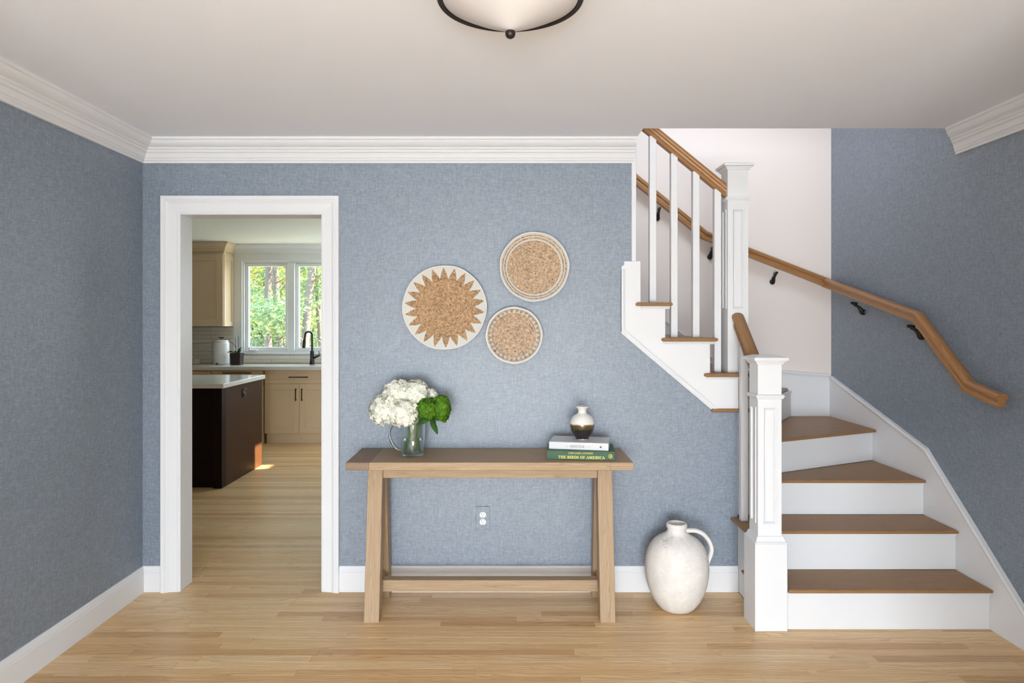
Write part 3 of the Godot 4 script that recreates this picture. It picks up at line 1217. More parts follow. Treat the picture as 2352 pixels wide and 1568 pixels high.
# ------------------------------------------------------------------ console table and what stands on it
func build_table() -> void:
	var at := P(-0.075, 0, 3.505)
	var t := thing("console_table", "light oak trestle console table with breadboard ends against the blue wall", "table", at)
	var x0 := -0.700
	var x1 := 0.700
	var f := 0.189          # half the depth of the top
	var b := B.new()
	b.grain = 0
	b.uvo = Vector2(0.9, 0.3)
	b.cbox(Vector3(x0 + 0.1135, 0.740, -f), Vector3(x1 - 0.1135, 0.778, f), 0.002)
	part(b, "tabletop", M.table, t)
	for s in [-1, 1]:
		b = B.new()
		b.grain = 2
		b.uvo = Vector2(0.5 + s * 0.2, 0.2)
		b.cbox(Vector3(s * 0.643 - 0.057, 0.740, -f), Vector3(s * 0.643 + 0.057, 0.778, f), 0.002)
		part(b, "breadboard_end", M.table_dark if s < 0 else M.table, t)
	for s in [-1, 1]:
		b = B.new()
		b.grain = 0
		b.uvo = Vector2(0.8, 0.1 * s + 0.3)
		b.cbox(Vector3(-0.5365, 0.679, s * 0.064 - 0.02), Vector3(0.5365, 0.7395, s * 0.064 + 0.02), 0.0015)
		part(b, "apron", M.table, t)
	for sx in [-1, 1]:
		for sz in [-1, 1]:
			b = B.new()
			b.grain = 2
			b.uvo = Vector2(0.6 + sx * 0.1, 0.25 + sz * 0.11)
			# legs lean together towards the top
			b.bar(Vector3(sx * 0.575, 0.7395, sz * 0.0465), Vector3(sx * 0.575, 0.0007, sz * 0.1505), 0.074, 0.076, Vector3.BACK, 0.0025)
			trim_flat(b, 0.7395, 0.0006)
			part(b, "leg", M.table, t)
		b = B.new()
		b.grain = 2
		b.cbox(Vector3(sx * 0.575 - 0.02, 0.100, -0.095), Vector3(sx * 0.575 + 0.02, 0.158, 0.095), 0.0015)
		part(b, "cross_rail", M.table, t)
	b = B.new()
	b.grain = 0
	b.uvo = Vector2(0.6, 0.12)
	b.cbox(Vector3(-0.5555, 0.100, -0.0), Vector3(0.5555, 0.158, 0.060), 0.002)
	part(b, "stretcher", M.table, t)


# level the two ends of a leaning leg with the top and the floor
func trim_flat(b: B, top: float, bottom: float) -> void:
	for i in b.v.size():
		var p := b.v[i]
		if p.y > top - 0.03:
			p.z += (top - p.y) * -0.1407 * signf(p.z)
			p.y = top
		elif p.y < bottom + 0.03:
			p.z += (p.y - bottom) * 0.1407 * signf(p.z)
			p.y = bottom
		b.v[i] = p


func ball(b: B, c: Vector3, r: Vector3, n := 10) -> void:
	var rows := []
	for i in n + 1:
		var a := -PI / 2 + PI * i / n
		var row := []
		for k in n * 2:
			var q := TAU * k / (n * 2)
			row.append(c + Vector3(cos(a) * cos(q), sin(a), cos(a) * sin(q)) * r)
		rows.append(row)
	b.grid(rows, true)


func florets(b: B, c: Vector3, r: Vector3, count: int, size: float, petals: int, pale: Color, deep: Color, wide: float) -> void:
	b.tint = deep.lerp(pale, 0.4)
	ball(b, c, r * 0.87, 8)
	for i in count:
		var y := 1.0 - 1.85 * (i + 0.5) / count
		var q := i * 2.39996 + rng.randf() * 0.5
		var h := sqrt(maxf(0.0, 1.0 - y * y))
		var dir := Vector3(cos(q) * h, y, sin(q) * h)
		var at := c + dir * r * rng.randf_range(0.86, 1.06)
		var nn := (dir + Vector3(rng.randf_range(-0.45, 0.45), rng.randf_range(-0.3, 0.5), rng.randf_range(-0.45, 0.45))).normalized()
		var u := nn.cross(Vector3(0.3, 0.8, 0.5)).normalized()
		var w := nn.cross(u)
		var a0 := rng.randf() * TAU
		var s := size * rng.randf_range(0.75, 1.15)
		b.tint = deep.lerp(pale, rng.randf_range(0.45, 1.0))
		for k in petals:
			var a := a0 + TAU * k / petals
			var e := u * cos(a) + w * sin(a)
			var f := nn.cross(e)
			var mid := at + e * s * 0.55 + nn * s * 0.16
			var rim := [at, at + e * s * 0.42 - f * s * wide, at + e * s * 0.84 - f * s * wide * 0.75, at + e * s * 1.0 - nn * s * 0.04, at + e * s * 0.84 + f * s * wide * 0.75, at + e * s * 0.42 + f * s * wide]
			var m := b.vert(mid, nn, Vector2.ZERO)
			var ids := []
			for p in rim:
				ids.append(b.vert(p, (nn + (p - mid) * 6.0).normalized(), Vector2.ZERO))
			for j in 6:
				b.tri(m, ids[j], ids[(j + 1) % 6])


func leaf(b: B, p0: Vector3, p1: Vector3, width: float, droop: float, face_to: Vector3) -> void:
	var rows := []
	var n := 7
	var along := (p1 - p0)
	var side := along.cross(face_to).normalized()
	var nn := side.cross(along).normalized()
	for i in n + 1:
		var t := float(i) / n
		var c := p0 + along * t + nn * (sin(t * PI) * droop)
		var w := width * pow(sin(PI * pow(t, 0.8)), 0.8) + 0.0006
		rows.append([c - side * w - nn * w * 0.25, c - side * w * 0.5, c + nn * w * 0.18, c + side * w * 0.5, c + side * w - nn * w * 0.25])
	b.grid(rows, false, 1.0)


func curve_pts(p: Array, n := 14) -> Array:
	var cv := Curve3D.new()
	for i in p.size():
		var t: Vector3 = (p[mini(i + 1, p.size() - 1)] - p[maxi(i - 1, 0)]) / 5.0
		cv.add_point(p[i], -t, t)
	var o := []
	for i in n + 1:
		o.append(cv.sample_baked(cv.get_baked_length() * i / n, true))
	return o


func build_table_things() -> void:
	# glass pitcher
	var c := P(-0.474, 0.7786, 3.50)
	var g := thing("glass_pitcher", "clear glass pitcher with a loop handle, part filled with water, holding flowers", "pitcher", c)
	var b := B.new()
	b.lathe([Vector2(0.0, 0.0), Vector2(0.050, 0.0), Vector2(0.0555, 0.002), Vector2(0.0575, 0.007), Vector2(0.060, 0.06), Vector2(0.066, 0.187), Vector2(0.0655, 0.190), Vector2(0.0635, 0.190), Vector2(0.0625, 0.187), Vector2(0.0568, 0.06), Vector2(0.0545, 0.016), Vector2(0.051, 0.0125), Vector2(0.0, 0.0125)], 56)
	part(b, "body", M.glass, g)
	b = B.new()
	b.lathe([Vector2(0.0, 0.0131), Vector2(0.0505, 0.0131), Vector2(0.0538, 0.0165), Vector2(0.0575, 0.081), Vector2(0.0, 0.081)], 48)
	part(b, "water", M.water, g)
	b = B.new()
	b.tube(curve_pts([Vector3(-0.0645, 0.158, 0), Vector3(-0.078, 0.166, 0), Vector3(-0.100, 0.160, 0), Vector3(-0.117, 0.130, 0), Vector3(-0.116, 0.092, 0), Vector3(-0.098, 0.052, 0), Vector3(-0.076, 0.030, 0), Vector3(-0.0595, 0.026, 0)], 26), [0.0082], 12, true, 1.25)
	part(b, "handle", M.glass, g)
	# flowers
	var white := Color(0.97, 0.97, 0.94)
	var cream := Color(0.86, 0.87, 0.74)
	var lime := Color(1.0, 1.0, 0.9)
	var dark := Color(0.38, 0.45, 0.3)
	var heads := [
		["hydrangea", "white hydrangea head at the left edge of the bouquet, over the pitcher handle", Vector3(-0.604, 1.015, -3.47), Vector3(0.086, 0.080, 0.080), 0],
		["hydrangea", "white hydrangea head at the front of the bouquet, just above the pitcher rim", Vector3(-0.512, 1.000, -3.44), Vector3(0.078, 0.072, 0.070), 0],
		["hydrangea", "white hydrangea head on top of the bouquet, above the leftmost head", Vector3(-0.548, 1.086, -3.52), Vector3(0.080, 0.076, 0.080), 0],
		["hydrangea", "white hydrangea head at the top right of the bouquet", Vector3(-0.458, 1.098, -3.50), Vector3(0.066, 0.064, 0.066), 0],
		["hydrangea", "smallest white hydrangea head peeping out behind the green blossoms", Vector3(-0.392, 1.076, -3.56), Vector3(0.040, 0.034, 0.040), 0],
		["green_blossom", "green snowball blossom beside the white heads, above the pitcher rim", Vector3(-0.400, 1.018, -3.465), Vector3(0.056, 0.058, 0.055), 1],
		["green_blossom", "green snowball blossom drooping at the far right of the bouquet", Vector3(-0.324, 1.018, -3.48), Vector3(0.046, 0.070, 0.048), 1],
	]
	var i := 0
	for h in heads:
		var foot := c + Vector3(0.036 * cos(i * 2.3), 0.0145 + 0.002 * i, 0.030 * sin(i * 2.3))
		var t := thing(h[0], h[1], "flower", foot, 0.0, "white hydrangeas in the pitcher" if h[4] == 0 else "green blossoms in the pitcher")
		b = B.new()
		var hc: Vector3 = h[2] - foot
		if h[4] == 0:
			florets(b, hc, h[3], int(4600.0 * h[3].x) + 60, 0.0145, 4, white, cream, 0.40)
		else:
			florets(b, hc, h[3], 400, 0.0102, 5, lime, dark, 0.34)
		var o := part(b, "flower_head", M.petal if h[4] == 0 else M.viburnum, t)
		o.set_meta("kind", "stuff")
		b = B.new()
		var neck: Vector3 = c + Vector3(clampf((h[2].x - c.x) * 0.35, -0.045, 0.045), 0.185, 0.012 * ((i % 3) - 1)) - foot
		b.tube(curve_pts([Vector3.ZERO, Vector3.ZERO.lerp(neck, 0.5), neck, hc + (neck - hc) * 0.3], 16), [0.0042, 0.0036], 8)
		part(b, "stem", M.stem, t)
		var lv: Array = [
			[[-0.525, 0.965, 3.45, -0.490, 0.985, 3.41, 0.018]], [[-0.470, 0.955, 3.42, -0.452, 1.010, 3.40, 0.02], [-0.50, 0.955, 3.44, -0.475, 0.99, 3.40, 0.017]], [],
			[[-0.445, 0.985, 3.44, -0.425, 1.05, 3.45, 0.02]], [[-0.40, 1.01, 3.52, -0.372, 1.078, 3.50, 0.02]],
			[[-0.435, 0.965, 3.43, -0.380, 0.965, 3.42, 0.017]], [[-0.376, 0.968, 3.455, -0.338, 0.895, 3.43, 0.014], [-0.385, 0.985, 3.48, -0.352, 0.935, 3.46, 0.015]]][i]
		for q in lv:
			b = B.new()
			b.tint = Color(0.9, 1.0, 0.9)
			leaf(b, P(q[0], q[1], q[2]) - foot, P(q[3], q[4], q[5]) - foot, q[6], 0.008, Vector3(0.2, 0.4, 1))
			part(b, "leaf", M.leaf, t)
		i += 1
	# books
	var bk := thing("book", "thick green hardback with gold title, at the bottom of the pile on the table", "book", P(0.207, 0.7787, 3.388), -0.095)
	book(bk, 0.336, 0.045, 0.222, M.book_green)
	letters(bk, "THE BIRDS OF AMERICA", 0.229, Vector3(0.171, 0.0135, 0.0006), M.gold, true)
	letters(bk, "JOHN JAMES AUDUBON", 0.1205, Vector3(0.167, 0.0330, 0.0006), M.gold, false)
	b = B.new()
	var em := Vector3(0.3125, 0.0215, 0.0)
	var ring := []
	for k in 28:
		ring.append(em + Vector3(cos(-TAU * k / 28), sin(-TAU * k / 28), 0) * 0.0096)
	b.sweep(ring, Vector3.BACK, [Vector2(-0.0007, 0), Vector2(0.0007, 0), Vector2(0.0007, 0.0006), Vector2(-0.0007, 0.0006)], true)
	for s in [[[-0.0055, 0.004], [0.0005, 0.0058], [0.0045, 0.003], [0.0, 0.0], [-0.005, -0.001]], [[0.0058, -0.0005], [0.004, -0.004], [-0.001, -0.0058], [-0.0048, -0.0035], [0.0, -0.0015], [0.0058, 0.002]], [[0.002, 0.0075], [0.004, 0.005], [0.0065, 0.005]]]:
		var pts := []
		for p in s:
			pts.append(em + Vector3(p[0], p[1], 0.0004))
		b.tube(curve_pts(pts, 10), [0.0008, 0.0011, 0.0008], 6)
	part(b, "emblem", M.gold, bk)
	bk = thing("book", "white hardback lying skewed on the green book, under the small vase", "book", P(0.2206, 0.8244, 3.428), -0.185)
	book(bk, 0.296, 0.036, 0.188, M.book_white)
	letters(bk, "KINFOLK", 0.0715, Vector3(0.142, 0.0165, 0.0006), M.ink, false)
	letters(bk, "THE", 0.0165, Vector3(0.090, 0.0165, 0.0006), M.ink_pale, false)
	letters(bk, "HOME", 0.0243, Vector3(0.197, 0.0165, 0.0006), M.ink_pale, false)
	b = B.new()
	b.prism(PackedVector2Array([Vector2(0.2505, 0.0165), Vector2(0.261, 0.0225), Vector2(0.261, 0.0105)]), Vector3.ZERO, Vector3.RIGHT, Vector3.UP, Vector3(0, 0, 0.0006))
	part(b, "emblem", M.ink_dark, bk)
	# small vase with banded glaze
	var v := thing("bud_vase", "small round stoneware vase, white above and dark brown below, on the books", "vase", P(0.3946, 0.8612, 3.492))
	b = B.new()
	var outline := [[0.0, 0.0], [0.031, 0.0], [0.0335, 0.002], [0.0325, 0.005], [0.0365, 0.012], [0.044, 0.021], [0.0505, 0.031], [0.0555, 0.042], [0.0595, 0.055], [0.0618, 0.066], [0.0625, 0.077], [0.0617, 0.087], [0.059, 0.0975], [0.0545, 0.108], [0.047, 0.118], [0.038, 0.125], [0.029, 0.130], [0.0235, 0.1335], [0.0212, 0.138], [0.0205, 0.145], [0.0212, 0.152], [0.0245, 0.158], [0.0305, 0.1625], [0.0316, 0.165], [0.0312, 0.168], [0.0295, 0.1685], [0.0255, 0.165], [0.019, 0.158], [0.017, 0.148], [0.0175, 0.138], [0.03, 0.125], [0.05, 0.10], [0.055, 0.075], [0.045, 0.03], [0.0, 0.012]]
	var dense := []
	for k in outline.size() - 1:
		for q in 3:
			dense.append(Vector2(outline[k][0], outline[k][1]).lerp(Vector2(outline[k + 1][0], outline[k + 1][1]), q / 3.0))
	b.lathe(dense, 48)
	for k in b.v.size():
		var p := b.v[k]
		var a := atan2(p.z, p.x)
		var y := p.y + 0.0012 * sin(a * 3.0) + 0.0006 * sin(a * 11.0)
		var col := Color(0.80, 0.79, 0.75)
		if y < 0.0042:
			col = Color(0.75, 0.68, 0.64)
		elif y < 0.052:
			col = Color(0.020, 0.013, 0.013)
		elif y < 0.060:
			col = Color(0.020, 0.013, 0.013).lerp(Color(0.085, 0.075, 0.030), (y - 0.052) / 0.008)
		elif y < 0.074:
			col = Color(0.085, 0.075, 0.030)
		elif y < 0.080:
			col = Color(0.085, 0.075, 0.030).lerp(Color(0.36, 0.16, 0.018), (y - 0.074) / 0.004 if y < 0.078 else 1.0)
		elif y < 0.083:
			col = Color(0.36, 0.16, 0.018).lerp(Color(0.80, 0.79, 0.75), (y - 0.080) / 0.003)
		b.c[k] = col
	part(b, "body", M.glaze, v)


func book(o: Node3D, w: float, h: float, d: float, m: Material) -> void:
	var b := B.new()
	b.cbox(Vector3(0, 0.0, -d), Vector3(w, 0.0028, 0), 0.0008)
	b.cbox(Vector3(0, h - 0.0028, -d), Vector3(w, h, 0), 0.0008)
	b.cbox(Vector3(0, 0.0, -0.004), Vector3(w, h, 0.0004), 0.0015)
	part(b, "cover", m, o)
	b = B.new()
	b.cbox(Vector3(0.004, 0.0029, -d + 0.004), Vector3(w - 0.004, h - 0.0029, -0.0045))
	part(b, "pages", M.paper_edge, o)


func letters(o: Node3D, text: String, width: float, at: Vector3, m: Material, bold: bool) -> void:
	var f := SystemFont.new()
	f.font_names = PackedStringArray(["Droid Serif"])
	if bold:
		f.font_weight = 700
	var t := TextMesh.new()
	t.font = f
	t.text = text
	t.font_size = 64
	t.pixel_size = 0.001
	t.depth = 0.02
	t.material = m
	var box := t.get_aabb()
	var k := width / maxf(box.size.x, 0.01)
	var n := MeshInstance3D.new()
	n.name = "lettering"
	n.mesh = t
	n.material_override = m
	n.scale = Vector3(k, k, 0.03)
	var mid := box.position + box.size * 0.5
	n.position = at - Vector3(mid.x * k, mid.y * k, 0)
	o.add_child(n, true)


# ------------------------------------------------------------------ wall baskets
func coil_profile(pts: Array, pitch: float, height: float) -> Array:
	# walk along the outline and lay one coil every pitch
	var o := []
	var run := 0.0
	for i in pts.size() - 1:
		var p := Vector2(pts[i][0], pts[i][1])
		var q := Vector2(pts[i + 1][0], pts[i + 1][1])
		var l := p.distance_to(q)
		var e := (q - p) / l
		var nn := Vector2(-e.y, e.x)
		var k := maxi(1, int(l / pitch * 4.0))
		for j in k:
			var s := run + l * j / k
			o.append(p + e * l * j / k + nn * absf(sin(s / pitch * PI)) * height)
		run += l
	o.append(Vector2(pts[-1][0], pts[-1][1]))
	return o


func build_baskets() -> void:
	var specs := [
		["large round woven basket with a white sunburst edge, left of the three on the wall", -0.3240, 1.5380, 0.2215, [[0.0, 0.006], [0.68, 0.010], [0.985, 0.052], [1.0, 0.055]], 0.0065, 0.3],
		["round woven basket with white bands round its rim, highest of the three on the wall", 0.1570, 1.7560, 0.1820, [[0.0, 0.006], [0.78, 0.010], [0.99, 0.060], [1.0, 0.063]], 0.0061, 1.0],
		["smallest round woven basket with little white triangles round its rim", 0.0488, 1.3893, 0.1480, [[0.0, 0.006], [0.79, 0.009], [0.955, 0.055], [1.0, 0.060]], 0.0057, 2.0]]
	for k in 3:
		var s = specs[k]
		var r: float = s[3]
		var t := thing("wall_basket", s[0], "basket", P(s[1], s[2], 3.7075), 0.0, "woven baskets hung on the wall")
		t.basis = Basis(Vector3.RIGHT, Vector3.BACK, Vector3.DOWN)
		var b := B.new()
		var inner := []
		for p in s[4]:
			inner.append([p[0] * r, p[1]])
		var prof := coil_profile(inner, s[5], 0.0017)
		var top: float = s[4][-1][1]
		prof.append(Vector2(r * 1.012, top - 0.002))
		prof.append(Vector2(r * 1.014, top - 0.007))
		prof.append(Vector2(r * 0.995, top - 0.012))
		prof.append(Vector2(r * 0.72, 0.0008))
		prof.append(Vector2(0.0, 0.0008))
		b.lathe(prof, 96, -1.0, 0.005, 6 + k)
		for i in b.v.size():
			b.uv[i] = Vector2(b.v[i].x, b.v[i].z) / (2.0 * r * 1.012) + Vector2(0.5, 0.5)
		part(b, "weave", M.baskets[k], t)
		b = B.new()
		var rim := []
		for i in 48:
			var a := TAU * i / 48
			var q: float = r * (1.006 + 0.005 * cos(a * (6 + k) + 0.7) + 0.003 * cos(a * (10 + k)))
			rim.append(Vector3(q * cos(a), top - 0.002, q * sin(a)))
		rim.append(rim[0])
		rim.append(rim[1])
		b.tube(rim, [0.0042], 8, false)
		part(b, "rim", M.clay_plain, t)


func build_jug() -> void:
	var t := thing("clay_jug", "large chalky white clay jug with one handle, on the floor beside the stairs", "jug", P(0.877, 0.0007, 3.487))
	var b := B.new()
	var o := [[0.0, 0.004], [0.070, 0.0], [0.079, 0.002], [0.090, 0.012], [0.104, 0.029], [0.120, 0.052], [0.136, 0.086], [0.147, 0.118], [0.155, 0.153], [0.159, 0.185], [0.160, 0.214], [0.158, 0.243], [0.153, 0.272], [0.146, 0.296], [0.1366, 0.317], [0.125, 0.333], [0.111, 0.348], [0.094, 0.361], [0.076, 0.371], [0.062, 0.379], [0.053, 0.388], [0.0475, 0.397], [0.046, 0.403], [0.0475, 0.408], [0.0505, 0.412], [0.0525, 0.419], [0.0525, 0.426], [0.0495, 0.4325], [0.045, 0.435], [0.040, 0.4335], [0.037, 0.428], [0.036, 0.415], [0.036, 0.395], [0.06, 0.37], [0.10, 0.34]]
	var prof := []
	for p in o:
		prof.append(Vector2(p[0], p[1]))
	b.lathe(prof, 64, 1.0, 0.0035, 2)
	part(b, "body", M.clay, t)
	b = B.new()
	b.tube(curve_pts([Vector3(0.040, 0.396, 0), Vector3(0.070, 0.3965, 0), Vector3(0.098, 0.395, 0), Vector3(0.132, 0.380, 0), Vector3(0.160, 0.350, 0), Vector3(0.1765, 0.312, 0), Vector3(0.175, 0.280, 0), Vector3(0.163, 0.248, 0), Vector3(0.150, 0.212, 0)], 26), [0.0118], 12, true, 1.5)
	part(b, "handle", M.clay_plain, t)


func build_outlet() -> void:
	var t := thing("wall_outlet", "double socket in a plate papered like the wall, below the console table", "outlet", P(-0.1206, 0.3985, 3.7075))
	var b := B.new()
	b.cbox(Vector3(-0.038, -0.062, 0), Vector3(0.038, 0.062, 0.0065), 0.0015)
	part(b, "plate", M.paper, t)
	for s in [-1, 1]:
		b = B.new()
		var poly := PackedVector2Array()
		for k in 28:
			var a := TAU * k / 28
			poly.append(Vector2(clampf(cos(a) * 0.0172, -0.0172, 0.0172), clampf(sin(a) * 0.0172, -0.0143, 0.0143) + s * 0.0192 - 0.002))
		b.prism(poly, Vector3(0, 0, 0.005), Vector3.RIGHT, Vector3.UP, Vector3(0, 0, 0.0035))
		var so := part(b, "socket", M.plastic, t)
		b = B.new()
		var y: float = s * 0.0192 - 0.002
		b.cbox(Vector3(-0.0078, y + 0.001, 0.008), Vector3(-0.0052, y + 0.0085, 0.0088))
		b.cbox(Vector3(0.0055, y + 0.0015, 0.008), Vector3(0.0075, y + 0.008, 0.0088))
		var hole := PackedVector2Array()
		for k in 10:
			hole.append(Vector2(cos(TAU * k / 10) * 0.0025, sin(TAU * k / 10) * 0.0025 + y - 0.0068))
		b.prism(hole, Vector3(0, 0, 0.008), Vector3.RIGHT, Vector3.UP, Vector3(0, 0, 0.0008))
		part(b, "slots", M.slot, so)
	b = B.new()
	ball(b, Vector3(0, -0.002, 0.006), Vector3(0.0024, 0.0022, 0.0012), 6)
	part(b, "screw", M.plastic, t)


func build_lamp() -> void:
	var t := thing("ceiling_light", "flush ceiling light with a frosted white glass bowl and dark bronze rim", "ceiling light", P(0.0145, 2.44, 1.87))
	var b := B.new()
	b.lathe([Vector2(0.0, -0.0006), Vector2(0.165, -0.0006), Vector2(0.185, -0.012), Vector2(0.200, -0.080), Vector2(0.2015, -0.098), Vector2(0.199, -0.102), Vector2(0.188, -0.100), Vector2(0.1855, -0.094), Vector2(0.18, -0.08), Vector2(0.0, -0.07)], 72, -1.0)
	part(b, "pan", M.bronze, t)
	b = B.new()
	var prof := []
	for i in 17:
		var r := 0.1855 * i / 16.0
		prof.append(Vector2(r, -0.1835 + 0.355 * r + 0.58 * r * r))
	b.lathe(prof, 72, -1.0)
	part(b, "glass_bowl", M.opal, t)
	b = B.new()
	b.lathe([Vector2(0.0, -0.204), Vector2(0.006, -0.2035), Vector2(0.011, -0.200), Vector2(0.0138, -0.194), Vector2(0.014, -0.188), Vector2(0.012, -0.184), Vector2(0.0, -0.182)], 24)
	part(b, "finial", M.bronze, t)


# ------------------------------------------------------------------ kitchen
func shaker(parent: Node, called: String, m: Material, x0: float, x1: float, y0: float, y1: float, d: float, st := 0.062) -> MeshInstance3D:
	var b := B.new()
	b.bx(x0, x0 + st, y0, y1, d, d + 0.02, 0.0012)
	b.bx(x1 - st, x1, y0, y1, d, d + 0.02, 0.0012)
	b.bx(x0 + st, x1 - st, y1 - st, y1, d, d + 0.02, 0.0012)
	b.bx(x0 + st, x1 - st, y0, y0 + st, d, d + 0.02, 0.0012)
	b.bx(x0 + st, x1 - st, y0 + st, y1 - st, d + 0.009, d + 0.018)
	return part(b, called, m, parent)


func pull(parent: Node, p: Vector3, q: Vector3) -> void:
	var b := B.new()
	var e := (q - p).normalized()
	var out := Vector3(0, 0, 0.03)
	b.bar(p + out - e * 0.012, q + out + e * 0.012, 0.011, 0.011, Vector3.BACK, 0.001)
	for s in [p, q]:
		b.bar(s + Vector3(0, 0, 0.0005), s + out, 0.010, 0.010, Vector3.UP if absf(e.x) > 0.5 else Vector3.RIGHT)
	part(b, "handle", M.pull, parent)


func build_kitchen() -> void:
	# upper cabinet
	var t := thing("upper_cabinet", "greige shaker wall cabinet with crown, left of the sink window", "cabinet", P(-3.9, 1.409, 8.60))
	var base := P(-3.9, 1.409, 8.60)
	var b := B.new()
	b.xf = Transform3D(Basis(), -base)
	b.bx(-4.6, -3.503, 1.409, 2.35, 8.499, 8.788, 0.001)
	part(b, "body", M.cabinet, t)
	for q in [[-4.55, -4.026], [-4.022, -3.503]]:
		var door := shaker(t, "door", M.cabinet, q[0], q[1], 1.410, 2.305, 8.477, 0.083)
		door.position = -base
	b = B.new()
	b.xf = Transform3D(Basis(), -base)
	for q in [[8.50, 8.56, 1.41, 2.30], [8.73, 8.787, 1.41, 2.30], [8.56, 8.73, 1.41, 1.47], [8.56, 8.73, 2.24, 2.30]]:
		b.bx(-3.5028, -3.494, q[2], q[3], q[0], q[1])
	part(b, "side_panel", M.cabinet, t)
	b = B.new()
	b.xf = Transform3D(Basis(), -base)
	var prof := []
	for p in [[0, 0.0], [0.012, 0.0], [0.012, 0.028], [0.022, 0.034], [0.026, 0.05], [0.045, 0.078], [0.066, 0.092], [0.066, 0.118], [0, 0.118]]:
		prof.append(Vector2(p[0], p[1]))
	b.sweep([P(-3.494, 2.340, 8.787), P(-3.494, 2.340, 8.490), P(-4.6, 2.340, 8.490)], Vector3.UP, prof, false, true, 0.4)
	part(b, "crown", M.cabinet, t)
	# base units
	base = P(-2.47, 0.0007, 8.5)
	t = thing("base_cabinet", "tan shaker sink cabinet with a wide drawer front over two doors", "cabinet", base)
	b = B.new()
	b.xf = Transform3D(Basis(), -base)
	b.bx(-2.89, -2.05, 0.118, 0.884, 8.221, 8.77)
	part(b, "body", M.cabinet, t)
	b = B.new()
	b.xf = Transform3D(Basis(), -base)
	b.bx(-2.87, -2.05, 0.0007, 0.117, 8.225, 8.30)
	part(b, "plinth", M.cabinet, t)
	var o := shaker(t, "drawer_front", M.cabinet, -2.888, -2.055, 0.724, 0.880, 8.20, 0.05)
	o.position = -base
	pull(o, P(-2.58, 0.802, 8.1995), P(-2.372, 0.802, 8.1995))
	for k in 2:
		o = shaker(t, "door", M.cabinet, -2.888 if k == 0 else -2.470, -2.473 if k == 0 else -2.055, 0.126, 0.720, 8.20, 0.068)
		o.position = -base
		var x: float = -2.508 if k == 0 else -2.435
		pull(o, P(x, 0.53, 8.1995), P(x, 0.655, 8.1995))
	base = P(-3.21, 0.0007, 8.5)
	t = thing("base_cabinet", "tan panelled dishwasher front with a long bronze pull, behind the island", "cabinet", base)
	b = B.new()
	b.xf = Transform3D(Basis(), -base)
	b.bx(-3.515, -2.905, 0.0007, 0.884, 8.221, 8.77)
	part(b, "body", M.cabinet, t)
	b = B.new()
	b.xf = Transform3D(Basis(), -base)
	b.bx(-3.513, -2.907, 0.126, 0.880, 8.20, 8.220, 0.002)
	o = part(b, "door", M.cabinet, t)
	pull(o, P(-3.37, 0.852, 8.1995) - base, P(-3.055, 0.852, 8.1995) - base)
	base = P(-4.05, 0.0007, 8.5)
	t = thing("base_cabinet", "tan base cabinet with a framed drawer, in the corner left of the dishwasher", "cabinet", base)
	b = B.new()
	b.xf = Transform3D(Basis(), -base)
	b.bx(-4.6, -3.519, 0.0007, 0.884, 8.221, 8.77)
	part(b, "body", M.cabinet, t)
	o = shaker(t, "drawer_front", M.cabinet, -4.55, -3.540, 0.70, 0.872, 8.20, 0.05)
	o.position = -base
	o = shaker(t, "door", M.cabinet, -4.55, -3.540, 0.126, 0.695, 8.20, 0.068)
	o.position = -base
	b = B.new()
	b.bx(-4.6, -2.04, 0.8845, 0.9295, 8.165, 8.770, 0.003)
	tag(part(b, "countertop", M.quartz, self), "white quartz worktop running under the sink window", "countertop")
	# island
	base = P(-3.4, 0.0007, 6.48)
	t = thing("kitchen_island", "dark walnut kitchen island with a black outlet on its end", "island", base)
	b = B.new()
	b.grain = 1
	b.xf = Transform3D(Basis(), -base)
	b.bx(-4.4, -2.4865, 0.0007, 0.882, 6.075, 6.985, 0.001)
	part(b, "body", M.walnut, t)
	b = B.new()
	b.grain = 1
	b.xf = Transform3D(Basis(), -base)
	b.bx(-2.565, -2.4865, 0.0007, 0.882, 5.992, 6.074, 0.002)
	part(b, "corner_post", M.walnut_dark, t)
	b = B.new()
	b.grain = 0
	b.xf = Transform3D(Basis(), -base)
	b.bx(-4.4, -2.566, 0.0007, 0.882, 6.03, 6.074, 0.001)
	part(b, "front_panel", M.walnut_dark, t)
	b = B.new()
	b.xf = Transform3D(Basis(), -base)
	b.bx(-2.4862, -2.480, 0.745, 0.830, 6.455, 6.545, 0.002)
	b.bx(-2.480, -2.472, 0.752, 0.785, 6.47, 6.53, 0.002)
	b.bx(-2.480, -2.468, 0.822, 0.830, 6.455, 6.545, 0.001)
	part(b, "outlet", M.black, t)
	b = B.new()
	b.bx(-4.43, -2.458, 0.8825, 0.9215, 5.955, 7.0, 0.002)
	tag(part(b, "island_countertop", M.quartz, self), "glossy white quartz slab on top of the dark island", "countertop")
	# things on the counter
	t = thing("canister", "tall white ceramic canister with a metal knob on its lid, on the worktop", "canister", P(-3.574, 0.930, 8.60))
	b = B.new()
	b.lathe([Vector2(0, 0), Vector2(0.088, 0), Vector2(0.094, 0.006), Vector2(0.0955, 0.02), Vector2(0.0955, 0.262), Vector2(0.093, 0.272), Vector2(0.088, 0.278), Vector2(0, 0.278)], 40)
	part(b, "body", M.ceramic, t)
	b = B.new()
	b.lathe([Vector2(0, 0.2785), Vector2(0.082, 0.2785), Vector2(0.085, 0.283), Vector2(0.085, 0.296), Vector2(0.080, 0.302), Vector2(0, 0.306)], 40)
	var lid := part(b, "lid", M.ceramic, t)
	b = B.new()
	b.tube([Vector3(0, 0.305, 0), Vector3(0, 0.328, 0)], [0.004], 8)
	for s in [-1, 1]:
		ball(b, Vector3(s * 0.015, 0.335, 0), Vector3(0.018, 0.008, 0.010), 6)
	part(b, "knob", M.pull, lid)
	b = B.new()
